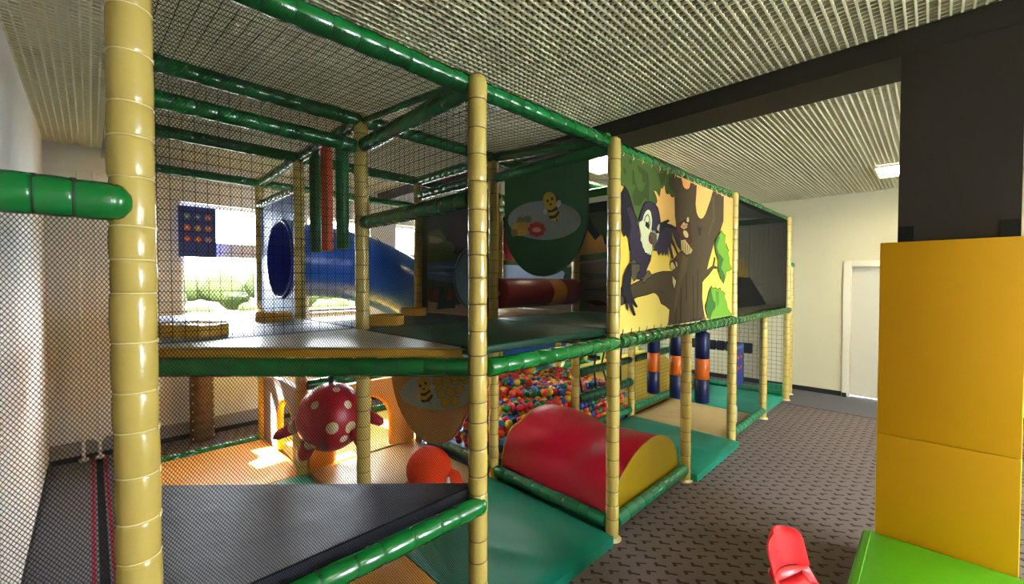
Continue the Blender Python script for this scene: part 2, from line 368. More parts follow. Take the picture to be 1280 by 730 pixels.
# ------------------------------------------------------------------ grid of the play frame
XS = [.09 + 1.162 * i for i in range(7)]
XS[0] = .079
YS = [1.476 + 1.16 * j for j in range(4)]
DZ, RZ, UZ = 1.30, 2.60, 2.74
ART_FRONT=[((72,92,40),[(2.481,2.544),(2.639,2.542),(2.919,2.542),(3.209,2.55),(3.402,2.55),(3.352,2.534),(3.299,2.379),(3.259,2.37),(3.212,2.394),(3.174,2.381),(3.151,2.392),(3.132,2.449),(3.091,2.409),(3.073,2.42),(3.048,2.343),(2.991,2.38),(2.942,2.379),(2.991,2.341),(3.013,2.305),(2.979,2.268),(2.869,2.279),(2.804,2.246),(2.767,2.185),(2.718,2.119),(2.687,2.139),(2.656,2.172),(2.607,2.274),(2.537,2.334),(2.484,2.343)]),((58,72,32),[(2.712,2.515),(2.788,2.505),(2.84,2.496),(2.866,2.482),(2.88,2.433),(2.883,2.288),(2.83,2.305),(2.791,2.275),(2.754,2.239),(2.667,2.228),(2.643,2.291),(2.69,2.371),(2.642,2.369),(2.64,2.471),(2.664,2.463),(2.677,2.399),(2.727,2.34),(2.778,2.335),(2.828,2.406),(2.777,2.41),(2.776,2.459),(2.725,2.474)]),((58,72,32),[(2.592,2.532),(2.639,2.536),(2.628,2.504),(2.593,2.503)]),((58,72,32),[(2.519,2.465),(2.553,2.454),(2.553,2.416),(2.531,2.421)]),((58,72,32),[(3.003,2.506),(3.148,2.539),(3.119,2.467),(3.076,2.42),(3.046,2.475)]),((58,72,32),[(3.209,2.523),(3.288,2.516),(3.29,2.426),(3.227,2.424),(3.195,2.473)]),((76,64,44),[(3.27,2.537),(3.439,2.545),(3.464,2.49),(3.5,2.474),(3.548,2.473),(3.597,2.491),(3.621,2.541),(3.75,2.541),(3.728,2.376),(3.751,2.305),(3.797,2.268),(3.852,2.258),(3.907,2.275),(3.962,2.319),(4.061,2.442),(4.133,2.553),(4.422,2.544),(4.42,2.301),(4.334,2.198),(4.178,2.082),(4.111,1.976),(4.047,1.887),(4.005,1.808),(4.139,1.85),(4.182,1.937),(4.214,1.927),(4.185,1.852),(4.264,1.842),(4.248,1.827),(4.17,1.828),(4.051,1.764),(3.95,1.724),(3.903,1.697),(3.898,1.555),(3.928,1.467),(3.98,1.343),(3.599,1.321),(3.228,1.319),(3.209,1.342),(3.232,1.481),(3.162,1.512),(3.086,1.533),(3.044,1.587),(3.004,1.611),(2.964,1.619),(2.85,1.603),(2.72,1.592),(2.598,1.564),(2.498,1.541),(2.497,1.66),(2.624,1.676),(2.761,1.71),(2.923,1.751),(3.033,1.771),(3.115,1.78),(3.271,1.783),(3.343,1.812),(3.285,1.869),(3.381,1.93),(3.44,1.954),(3.369,2.037),(3.391,2.077),(3.344,2.161),(3.32,2.226),(3.314,2.322),(3.306,2.388),(3.282,2.461)]),((90,78,50),[(3.476,1.927),(3.586,1.901),(3.539,1.798),(3.423,1.647),(3.336,1.453),(3.309,1.454),(3.376,1.697),(3.454,1.866)]),((56,47,32),[(3.54,1.768),(3.559,1.768),(3.569,1.543),(3.545,1.544)]),((56,47,32),[(3.782,1.814),(3.8,1.814),(3.807,1.558),(3.793,1.376),(3.774,1.377),(3.782,1.59)]),((56,47,32),[(3.426,1.488),(3.442,1.647),(3.461,1.647),(3.453,1.357),(3.434,1.358)]),((56,47,32),[(3.337,1.365),(3.346,1.491),(3.364,1.491),(3.36,1.363)]),((56,47,32),[(3.678,1.749),(3.696,1.749),(3.722,1.338),(3.696,1.34)]),((90,78,50),[(4.12,2.495),(4.165,2.501),(4.187,2.299),(4.04,2.128),(4.017,2.138),(4.141,2.294)]),((56,47,32),[(3.772,2.202),(3.826,2.176),(3.881,2.202),(3.842,2.113),(3.801,2.11)]),((56,47,32),[(2.972,1.633),(3.068,1.632),(3.152,1.608),(3.144,1.604),(3.052,1.625)]),((84,46,36),[(3.344,2.161),(3.412,2.182),(3.529,2.219),(3.604,2.196),(3.631,2.096),(3.658,2.057),(3.583,2.011),(3.485,2.055),(3.414,2.069),(3.322,2.12)]),((206,186,124),[(3.593,2.226),(3.591,2.216),(3.586,2.207),(3.577,2.201),(3.567,2.198),(3.556,2.199),(3.547,2.203),(3.541,2.211),(3.539,2.22),(3.541,2.23),(3.547,2.239),(3.555,2.245),(3.565,2.248),(3.576,2.247),(3.585,2.243),(3.591,2.235)]),((190,150,110),[(3.412,2.148),(3.458,2.187),(3.567,2.193),(3.551,2.151),(3.483,2.13)]),((206,186,124),[(3.513,2.182),(3.511,2.176),(3.506,2.17),(3.497,2.165),(3.487,2.163),(3.477,2.163),(3.469,2.166),(3.463,2.171),(3.461,2.177),(3.463,2.184),(3.468,2.19),(3.477,2.194),(3.487,2.197),(3.497,2.196),(3.505,2.194),(3.511,2.189)]),((206,186,124),[(3.57,2.111),(3.58,2.099),(3.581,2.086),(3.574,2.076),(3.56,2.069),(3.54,2.067),(3.518,2.07),(3.497,2.078),(3.481,2.089),(3.471,2.101),(3.47,2.113),(3.476,2.124),(3.49,2.13),(3.51,2.132),(3.532,2.13),(3.553,2.122)]),((188,166,104),[(3.426,2.041),(3.509,2.056),(3.673,1.975),(3.635,1.94),(3.536,1.925),(3.44,1.962)]),((56,47,32),[(3.462,2.031),(3.471,2.03),(3.483,1.933),(3.473,1.932)]),((56,47,32),[(3.51,2.02),(3.519,2.019),(3.519,1.934),(3.509,1.934)]),((56,47,32),[(3.559,2.009),(3.569,2.008),(3.555,1.936),(3.546,1.936)]),((56,47,32),[(3.609,1.998),(3.619,1.997),(3.592,1.938),(3.583,1.937)]),((84,46,36),[(3.222,1.832),(3.238,1.86),(3.317,1.891),(3.366,1.872),(3.384,1.83),(3.285,1.841)]),((206,186,124),[(3.305,1.828),(3.302,1.815),(3.294,1.805),(3.282,1.797),(3.267,1.795),(3.253,1.797),(3.24,1.803),(3.232,1.813),(3.229,1.826),(3.231,1.838),(3.239,1.848),(3.251,1.856),(3.266,1.859),(3.281,1.857),(3.293,1.85),(3.302,1.84)]),((190,150,120),[(3.366,1.845),(3.37,1.835),(3.37,1.826),(3.366,1.82),(3.36,1.817),(3.351,1.818),(3.342,1.823),(3.334,1.831),(3.328,1.841),(3.324,1.851),(3.324,1.86),(3.328,1.866),(3.334,1.869),(3.342,1.868),(3.351,1.863),(3.36,1.855)]),((206,186,124),[(3.271,1.763),(3.28,1.747),(3.345,1.708),(3.313,1.641),(3.276,1.692)]),((34,31,34),[(2.484,2.285),(2.504,2.306),(2.532,2.339),(2.572,2.316),(2.607,2.274),(2.668,2.174),(2.699,2.141),(2.719,2.058),(2.636,1.906),(2.6,1.916),(2.587,1.996),(2.576,1.998),(2.547,2.019),(2.524,2),(2.507,2.022),(2.487,2.049),(2.485,2.188)]),((54,46,60),[(2.55,2.196),(2.608,2.215),(2.656,2.173),(2.718,2.094),(2.757,1.986),(2.809,1.915),(2.916,1.894),(2.903,1.855),(2.85,1.796),(2.833,1.75),(2.761,1.714),(2.691,1.72),(2.629,1.808),(2.613,1.845),(2.612,1.916),(2.593,1.999),(2.621,2.085)]),((54,46,60),[(2.724,2.126),(2.754,2.184),(2.792,2.25),(2.83,2.272),(2.883,2.285),(2.965,2.277),(3.014,2.254),(3.036,2.217),(3.059,2.153),(3.038,2.125),(3.01,2.096),(2.996,2.062),(2.926,2.082),(2.793,2.12)]),((208,208,158),[(2.749,2.128),(2.774,2.137),(2.793,2.176),(2.818,2.204),(2.857,2.225),(2.884,2.222),(2.904,2.208),(2.925,2.153),(2.919,2.107),(2.906,2.074),(2.88,2.04),(2.907,1.997),(2.928,1.972),(2.926,1.934),(2.916,1.898),(2.889,1.89),(2.878,1.905),(2.862,1.892),(2.849,1.907),(2.82,1.906),(2.809,1.924),(2.783,1.945),(2.77,1.975),(2.747,1.992),(2.747,2.01),(2.759,2.03),(2.741,2.066),(2.724,2.089),(2.728,2.117)]),((120,120,84),[(2.793,2.133),(2.819,2.173),(2.858,2.193),(2.887,2.168),(2.896,2.124),(2.883,2.078),(2.87,2.08),(2.88,2.122),(2.869,2.166),(2.851,2.18),(2.825,2.161),(2.809,2.128)]),((28,26,26),[(2.822,2.129),(2.835,2.137),(2.848,2.126),(2.865,2.14),(2.879,2.11),(2.866,2.08),(2.817,2.101)]),((208,208,158),[(2.996,2.081),(3.002,2.112),(3.016,2.129),(3.037,2.141),(3.048,2.113),(3.041,2.085),(3.032,2.032),(3.004,1.997),(2.99,2.022)]),((34,31,34),[(2.982,2.084),(3.024,2.083),(3.036,2.068),(2.989,2.065)]),((84,84,66),[(2.871,2.032),(2.893,2.057),(2.954,2.066),(2.989,2.042),(2.993,1.976),(2.967,1.933),(2.945,1.96),(2.935,1.986),(2.894,1.98),(2.871,2.001)]),((150,138,130),[(2.92,2.072),(2.954,2.084),(2.982,2.071),(2.971,2.053),(2.927,2.058)]),((140,48,36),[(2.874,2.014),(2.9,2.028),(2.925,2.004),(2.928,1.989),(2.917,1.975),(2.887,1.986)]),((54,46,60),[(2.997,1.99),(3.053,2.086),(3.081,2.142),(3.155,2.149),(3.248,2.145),(3.328,2.117),(3.378,2.072),(3.413,2.017),(3.411,1.96),(3.364,1.986),(3.313,2.046),(3.249,2.103),(3.262,2.042),(3.315,1.99),(3.365,1.936),(3.349,1.921),(3.283,1.981),(3.232,2.009),(3.238,1.978),(3.284,1.89),(3.256,1.882),(3.213,1.942),(3.181,1.981),(3.193,1.893),(3.167,1.926),(3.142,1.901),(3.122,1.931),(3.093,1.899),(3.067,1.928),(3.03,1.899),(2.998,1.934),(2.943,1.931),(2.963,1.962)]),((30,34,34),[(3.052,2.143),(3.095,2.157),(3.185,2.183),(3.203,2.176),(3.155,2.151),(3.248,2.148),(3.344,2.129),(3.32,2.117),(3.156,2.126),(3.082,2.096),(3.039,2.059),(3.035,2.098)]),((34,31,34),[(2.608,1.828),(2.576,1.807),(2.519,1.739),(2.501,1.647),(2.495,1.607),(2.54,1.593),(2.56,1.525),(2.576,1.504),(2.583,1.524),(2.572,1.558),(2.596,1.551),(2.619,1.516),(2.66,1.466),(2.683,1.468),(2.659,1.507),(2.625,1.563),(2.659,1.538),(2.696,1.52),(2.71,1.525),(2.672,1.562),(2.638,1.597),(2.611,1.652),(2.623,1.754)]),((82,78,56),[(2.615,1.833),(2.642,1.855),(2.678,1.853),(2.691,1.817),(2.734,1.837),(2.749,1.818),(2.741,1.769),(2.614,1.766)]),((82,78,56),[(2.622,1.822),(2.738,1.825),(2.739,1.776),(2.704,1.762),(2.691,1.72),(2.657,1.703),(2.623,1.74)]),((96,92,62),[(2.776,1.693),(2.792,1.728),(2.833,1.764),(2.855,1.782),(2.885,1.776),(2.923,1.743),(2.893,1.732),(2.848,1.721),(2.812,1.696)]),((112,158,52),[(4.178,2.071),(4.193,2.095),(4.271,2.146),(4.35,2.2),(4.401,2.174),(4.459,2.161),(4.447,2.089),(4.507,2.044),(4.561,2.011),(4.471,2.094),(4.497,2.047),(4.561,2.02),(4.544,1.989),(4.581,1.942),(4.583,1.893),(4.657,1.834),(4.568,1.81),(4.498,1.806),(4.482,1.757),(4.417,1.679),(4.381,1.733),(4.332,1.732),(4.314,1.785),(4.265,1.807),(4.278,1.906),(4.196,1.984),(4.179,2.051)]),((62,104,48),[(4.21,2.053),(4.276,1.976),(4.341,1.956),(4.409,1.923),(4.345,1.838),(4.43,1.781),(4.458,1.757),(4.417,1.679),(4.348,1.744),(4.271,1.813),(4.275,1.906),(4.203,1.984)]),((62,104,48),[(4.178,2.071),(4.271,2.146),(4.303,2.132),(4.241,2.063),(4.212,1.981)]),((112,158,52),[(3.956,1.488),(4.013,1.53),(4.041,1.596),(4.064,1.618),(4.098,1.665),(4.13,1.634),(4.206,1.645),(4.254,1.627),(4.328,1.644),(4.352,1.614),(4.471,1.589),(4.455,1.541),(4.508,1.503),(4.545,1.441),(4.693,1.334),(4.033,1.341),(3.987,1.42)]),((62,104,48),[(3.971,1.482),(4.027,1.541),(4.055,1.596),(4.084,1.641),(4.109,1.595),(4.148,1.526),(4.211,1.501),(4.212,1.455),(4.121,1.413),(4.077,1.348),(4.026,1.373),(4.001,1.43)]),((84,132,44),[(4.207,1.616),(4.287,1.604),(4.307,1.498),(4.26,1.453),(4.216,1.524)]),]
ART_RIVER=[((64,80,32),[(3.658,1.891),(3.656,2.185),(3.54,2.219),(3.438,2.218),(3.341,2.131),(3.27,2.097),(3.178,2.008),(3.088,1.986),(3.044,1.973),(2.959,1.929),(2.897,1.887)]),((130,114,84),[(3.632,2.16),(3.566,2.163),(3.402,2.121),(3.39,2.091),(3.49,2.081),(3.619,2.099)]),((46,26,20),[(3.316,2.348),(2.855,2.315),(2.856,1.885),(2.97,1.929),(3.066,1.974),(3.155,1.951),(3.212,1.968),(3.189,2.05),(3.246,2.074),(3.341,2.102),(3.269,2.21)]),((72,94,132),[(3.658,1.896),(2.856,1.895),(2.777,1.65),(2.971,1.662),(3.249,1.688),(3.659,1.733)]),((104,128,160),[(3.648,1.853),(3.441,1.86),(3.023,1.834),(3.441,1.833)]),((104,128,160),[(3.648,1.793),(3.367,1.803),(3.248,1.759),(3.492,1.776)]),((52,70,104),[(3.595,1.815),(3.248,1.812),(2.981,1.782),(3.343,1.8)]),((58,64,28),[(3.659,1.733),(3.249,1.688),(2.777,1.65),(2.758,1.612),(3.66,1.62)]),((98,52,34),[(3.66,1.624),(2.758,1.614),(2.738,1.554),(3.661,1.506)]),((50,54,70),[(3.249,1.526),(2.738,1.573),(2.738,1.535),(3.25,1.463)]),((150,110,76),[(3.661,1.506),(3.25,1.474),(2.738,1.535),(2.739,1.381),(3.662,1.385)]),((22,32,20),[(3.557,1.688),(3.544,1.673),(3.589,1.509),(3.6,1.508)]),((22,32,20),[(3.623,1.628),(3.61,1.613),(3.657,1.416),(3.668,1.415)]),((22,32,20),[(3.32,1.631),(3.306,1.617),(3.35,1.459),(3.36,1.458)]),((22,32,20),[(3.203,1.576),(3.191,1.563),(3.231,1.463),(3.24,1.463)]),((26,40,26),[(3.494,1.423),(3.455,1.571),(3.43,1.659),(3.368,1.645),(3.345,1.53),(3.273,1.49),(3.214,1.562),(3.192,1.451),(3.297,1.444)]),((110,122,96),[(3.179,1.688),(3.19,1.758),(3.156,1.744),(3.133,1.799),(3.107,1.757),(3.045,1.804),(3.056,1.743),(3.024,1.77),(3.046,1.675),(3.107,1.661)]),]
ART_VALLEY=[((196,140,60),[(1.5,2.5),(3.8,2.5),(3.8,1.98),(1.5,1.98)]),((24,26,18),[(1.5,2.55),(3.8,2.55),(3.8,2.36),(3.3,2.3),(2.9,2.38),(2.7,2.28),(2.5,2.22),(2.42,2.12),(2.34,2.18),(2.3,2.06),(2.24,2.12),(2.15,2.04),(2.05,2.12),(1.9,2.06),(1.7,2.15),(1.5,2.1)]),((48,62,28),[(2.5,2.4),(2.46,2.3),(2.38,2.2),(2.3,2.12),(2.2,2.14),(2.1,2.1),(1.95,2.12),(1.9,2.3),(2.1,2.36),(2.3,2.4)]),((150,40,40),[(3.75,2.35),(3.35,2.32),(3.3,2.1),(3.45,1.98),(3.7,1.95),(3.78,2.1)]),((210,190,180),[(3.62,2.16),(3.56,2.2),(3.5,2.15),(3.56,2.1)]),((210,190,180),[(3.7,2.26),(3.66,2.3),(3.62,2.26),(3.66,2.22)]),((66,84,38),[(1.5,1.99),(2.2,2),(3.2,1.94),(3.8,1.97),(3.8,1.9),(3.2,1.88),(2.2,1.93),(1.5,1.9)]),((150,166,190),[(3.8,1.91),(2.9,1.88),(2.68,1.86),(2.68,1.55),(3.8,1.5)]),((108,98,88),[(2.68,1.88),(2.2,1.93),(1.5,1.9),(1.5,1.36),(3.8,1.36),(3.8,1.5),(2.68,1.56)]),((80,76,74),[(2.6,1.8),(2.3,1.78),(1.9,1.8),(2.2,1.74),(2.5,1.72)]),((80,76,74),[(2.6,1.62),(2.2,1.66),(1.8,1.63),(2.2,1.6)]),((46,44,44),[(2.55,1.5),(2.4,1.52),(2.2,1.47),(2.4,1.46)]),((176,112,44),[(2.1,1.36),(2.08,1.44),(2,1.5),(1.9,1.5),(1.8,1.44),(1.78,1.36)]),((30,60,36),[(2.9,1.86),(2.8,1.8),(2.84,1.7),(2.78,1.62),(2.72,1.66),(2.7,1.86)]),]
ART_BEE_FLOWERS=[((150,158,158),[(1.727,2.124),(1.733,2.098),(1.75,2.074),(1.779,2.053),(1.818,2.036),(1.868,2.022),(1.925,2.014),(1.99,2.01),(2.058,2.012),(2.13,2.02),(2.2,2.034),(2.267,2.053),(2.328,2.077),(2.378,2.105),(2.417,2.135),(2.441,2.167),(2.449,2.199),(2.441,2.229),(2.417,2.256),(2.378,2.279),(2.328,2.296),(2.268,2.307),(2.201,2.312),(2.13,2.311),(2.059,2.305),(1.99,2.292),(1.926,2.276),(1.868,2.255),(1.819,2.231),(1.78,2.206),(1.751,2.179),(1.733,2.151)]),((206,170,66),[(2.208,2.105),(2.215,2.086),(2.236,2.07),(2.268,2.061),(2.307,2.06),(2.345,2.067),(2.379,2.082),(2.402,2.101),(2.409,2.123),(2.402,2.143),(2.379,2.159),(2.345,2.167),(2.307,2.168),(2.268,2.16),(2.237,2.145),(2.215,2.126)]),((120,108,84),[(2.264,2.18),(2.267,2.169),(2.276,2.161),(2.29,2.156),(2.307,2.155),(2.323,2.159),(2.337,2.167),(2.347,2.177),(2.35,2.189),(2.347,2.2),(2.337,2.208),(2.323,2.213),(2.307,2.213),(2.29,2.209),(2.276,2.201),(2.267,2.191)]),((120,112,84),[(2.188,2.181),(2.191,2.171),(2.2,2.162),(2.215,2.158),(2.232,2.157),(2.249,2.161),(2.263,2.169),(2.273,2.179),(2.277,2.19),(2.273,2.201),(2.263,2.209),(2.249,2.214),(2.232,2.214),(2.215,2.21),(2.2,2.202),(2.191,2.192)]),((140,120,84),[(2.337,2.088),(2.34,2.077),(2.348,2.067),(2.361,2.061),(2.375,2.06),(2.39,2.064),(2.403,2.071),(2.411,2.082),(2.414,2.095),(2.411,2.107),(2.403,2.116),(2.39,2.122),(2.375,2.123),(2.361,2.119),(2.348,2.112),(2.34,2.101)]),((190,150,70),[(2.225,2.134),(2.229,2.123),(2.243,2.114),(2.264,2.109),(2.288,2.109),(2.313,2.114),(2.334,2.122),(2.348,2.134),(2.353,2.146),(2.348,2.158),(2.334,2.166),(2.313,2.171),(2.288,2.171),(2.264,2.166),(2.243,2.157),(2.229,2.146)]),((176,48,58),[(2.043,2.089),(2.046,2.082),(2.052,2.076),(2.062,2.073),(2.074,2.073),(2.086,2.075),(2.096,2.08),(2.103,2.087),(2.106,2.095),(2.103,2.102),(2.096,2.108),(2.086,2.112),(2.074,2.112),(2.062,2.109),(2.052,2.104),(2.046,2.097)]),((176,48,58),[(2.061,2.065),(2.063,2.057),(2.07,2.051),(2.08,2.048),(2.092,2.047),(2.104,2.05),(2.114,2.055),(2.121,2.062),(2.123,2.07),(2.121,2.077),(2.114,2.083),(2.104,2.087),(2.092,2.087),(2.08,2.084),(2.07,2.079),(2.063,2.072)]),((176,48,58),[(2.103,2.057),(2.105,2.05),(2.112,2.044),(2.122,2.04),(2.135,2.04),(2.147,2.042),(2.157,2.047),(2.164,2.054),(2.167,2.062),(2.165,2.07),(2.158,2.076),(2.147,2.079),(2.135,2.08),(2.123,2.077),(2.112,2.072),(2.105,2.065)]),((176,48,58),[(2.146,2.072),(2.149,2.064),(2.156,2.058),(2.166,2.055),(2.179,2.054),(2.191,2.057),(2.202,2.062),(2.209,2.069),(2.211,2.077),(2.209,2.085),(2.202,2.091),(2.191,2.094),(2.179,2.095),(2.166,2.092),(2.156,2.087),(2.149,2.08)]),((176,48,58),[(2.164,2.1),(2.167,2.093),(2.174,2.087),(2.184,2.083),(2.197,2.083),(2.21,2.085),(2.22,2.091),(2.228,2.098),(2.23,2.106),(2.228,2.114),(2.22,2.12),(2.21,2.123),(2.197,2.123),(2.185,2.121),(2.174,2.115),(2.167,2.108)]),((176,48,58),[(2.146,2.125),(2.149,2.118),(2.156,2.112),(2.166,2.109),(2.179,2.108),(2.191,2.111),(2.202,2.116),(2.209,2.124),(2.212,2.132),(2.209,2.139),(2.202,2.145),(2.191,2.148),(2.179,2.149),(2.166,2.146),(2.156,2.141),(2.149,2.133)]),((176,48,58),[(2.103,2.132),(2.106,2.125),(2.112,2.119),(2.123,2.116),(2.135,2.116),(2.147,2.118),(2.158,2.124),(2.165,2.131),(2.167,2.139),(2.165,2.146),(2.158,2.152),(2.147,2.155),(2.135,2.155),(2.123,2.153),(2.113,2.147),(2.106,2.14)]),((176,48,58),[(2.061,2.117),(2.063,2.11),(2.07,2.104),(2.08,2.101),(2.092,2.101),(2.104,2.103),(2.114,2.109),(2.121,2.116),(2.124,2.123),(2.121,2.131),(2.114,2.137),(2.104,2.14),(2.092,2.14),(2.08,2.138),(2.07,2.132),(2.063,2.125)]),((176,48,58),[(2.079,2.093),(2.084,2.08),(2.095,2.07),(2.113,2.064),(2.135,2.064),(2.156,2.068),(2.175,2.077),(2.187,2.089),(2.192,2.103),(2.187,2.115),(2.175,2.125),(2.156,2.131),(2.135,2.132),(2.114,2.127),(2.096,2.118),(2.084,2.106)]),((220,170,120),[(2.09,2.09),(2.093,2.082),(2.103,2.077),(2.117,2.074),(2.135,2.074),(2.152,2.077),(2.167,2.082),(2.177,2.09),(2.181,2.098),(2.177,2.105),(2.167,2.111),(2.152,2.114),(2.135,2.114),(2.118,2.11),(2.103,2.105),(2.093,2.098)]),((214,214,206),[(1.901,2.257),(1.906,2.249),(1.914,2.242),(1.923,2.24),(1.932,2.241),(1.939,2.246),(1.944,2.253),(1.945,2.263),(1.943,2.273),(1.937,2.281),(1.929,2.287),(1.92,2.29),(1.912,2.289),(1.905,2.284),(1.9,2.276),(1.899,2.267)]),((200,200,196),[(2.031,2.221),(2.032,2.213),(2.036,2.206),(2.042,2.202),(2.049,2.202),(2.056,2.204),(2.061,2.209),(2.065,2.217),(2.067,2.225),(2.065,2.233),(2.061,2.24),(2.056,2.244),(2.049,2.245),(2.042,2.242),(2.036,2.237),(2.032,2.229)]),((206,170,50),[(1.925,2.195),(1.921,2.177),(1.925,2.16),(1.935,2.148),(1.951,2.142),(1.969,2.143),(1.988,2.151),(2.004,2.166),(2.015,2.184),(2.018,2.203),(2.014,2.22),(2.004,2.232),(1.988,2.238),(1.969,2.236),(1.951,2.227),(1.935,2.213)]),((206,170,50),[(1.945,2.294),(1.947,2.269),(1.957,2.248),(1.975,2.235),(1.998,2.231),(2.023,2.237),(2.045,2.253),(2.062,2.275),(2.07,2.301),(2.069,2.327),(2.058,2.348),(2.039,2.361),(2.016,2.364),(1.991,2.357),(1.969,2.342),(1.953,2.319)]),((44,26,22),[(2.028,2.23),(1.988,2.225),(1.939,2.246),(1.929,2.223),(1.975,2.21),(2.019,2.21)]),((44,26,22),[(2.019,2.186),(1.963,2.184),(1.92,2.217),(1.914,2.193),(1.944,2.165),(2,2.161)]),((30,20,20),[(2.015,2.297),(2.015,2.293),(2.018,2.289),(2.022,2.288),(2.026,2.287),(2.03,2.289),(2.034,2.292),(2.036,2.295),(2.037,2.3),(2.037,2.304),(2.034,2.307),(2.03,2.309),(2.026,2.309),(2.022,2.307),(2.018,2.305),(2.015,2.301)]),((30,20,20),[(1.973,2.305),(1.974,2.301),(1.976,2.298),(1.98,2.296),(1.984,2.295),(1.989,2.297),(1.992,2.3),(1.995,2.304),(1.996,2.308),(1.995,2.313),(1.992,2.316),(1.989,2.318),(1.984,2.318),(1.98,2.317),(1.977,2.314),(1.974,2.31)]),((30,20,20),[(1.984,2.267),(1.985,2.265),(1.988,2.263),(1.993,2.262),(1.998,2.262),(2.003,2.264),(2.008,2.266),(2.011,2.268),(2.012,2.271),(2.011,2.273),(2.008,2.275),(2.003,2.276),(1.998,2.276),(1.993,2.275),(1.988,2.273),(1.985,2.27)]),((30,20,20),[(1.948,2.159),(1.931,2.157),(1.938,2.132)]),]
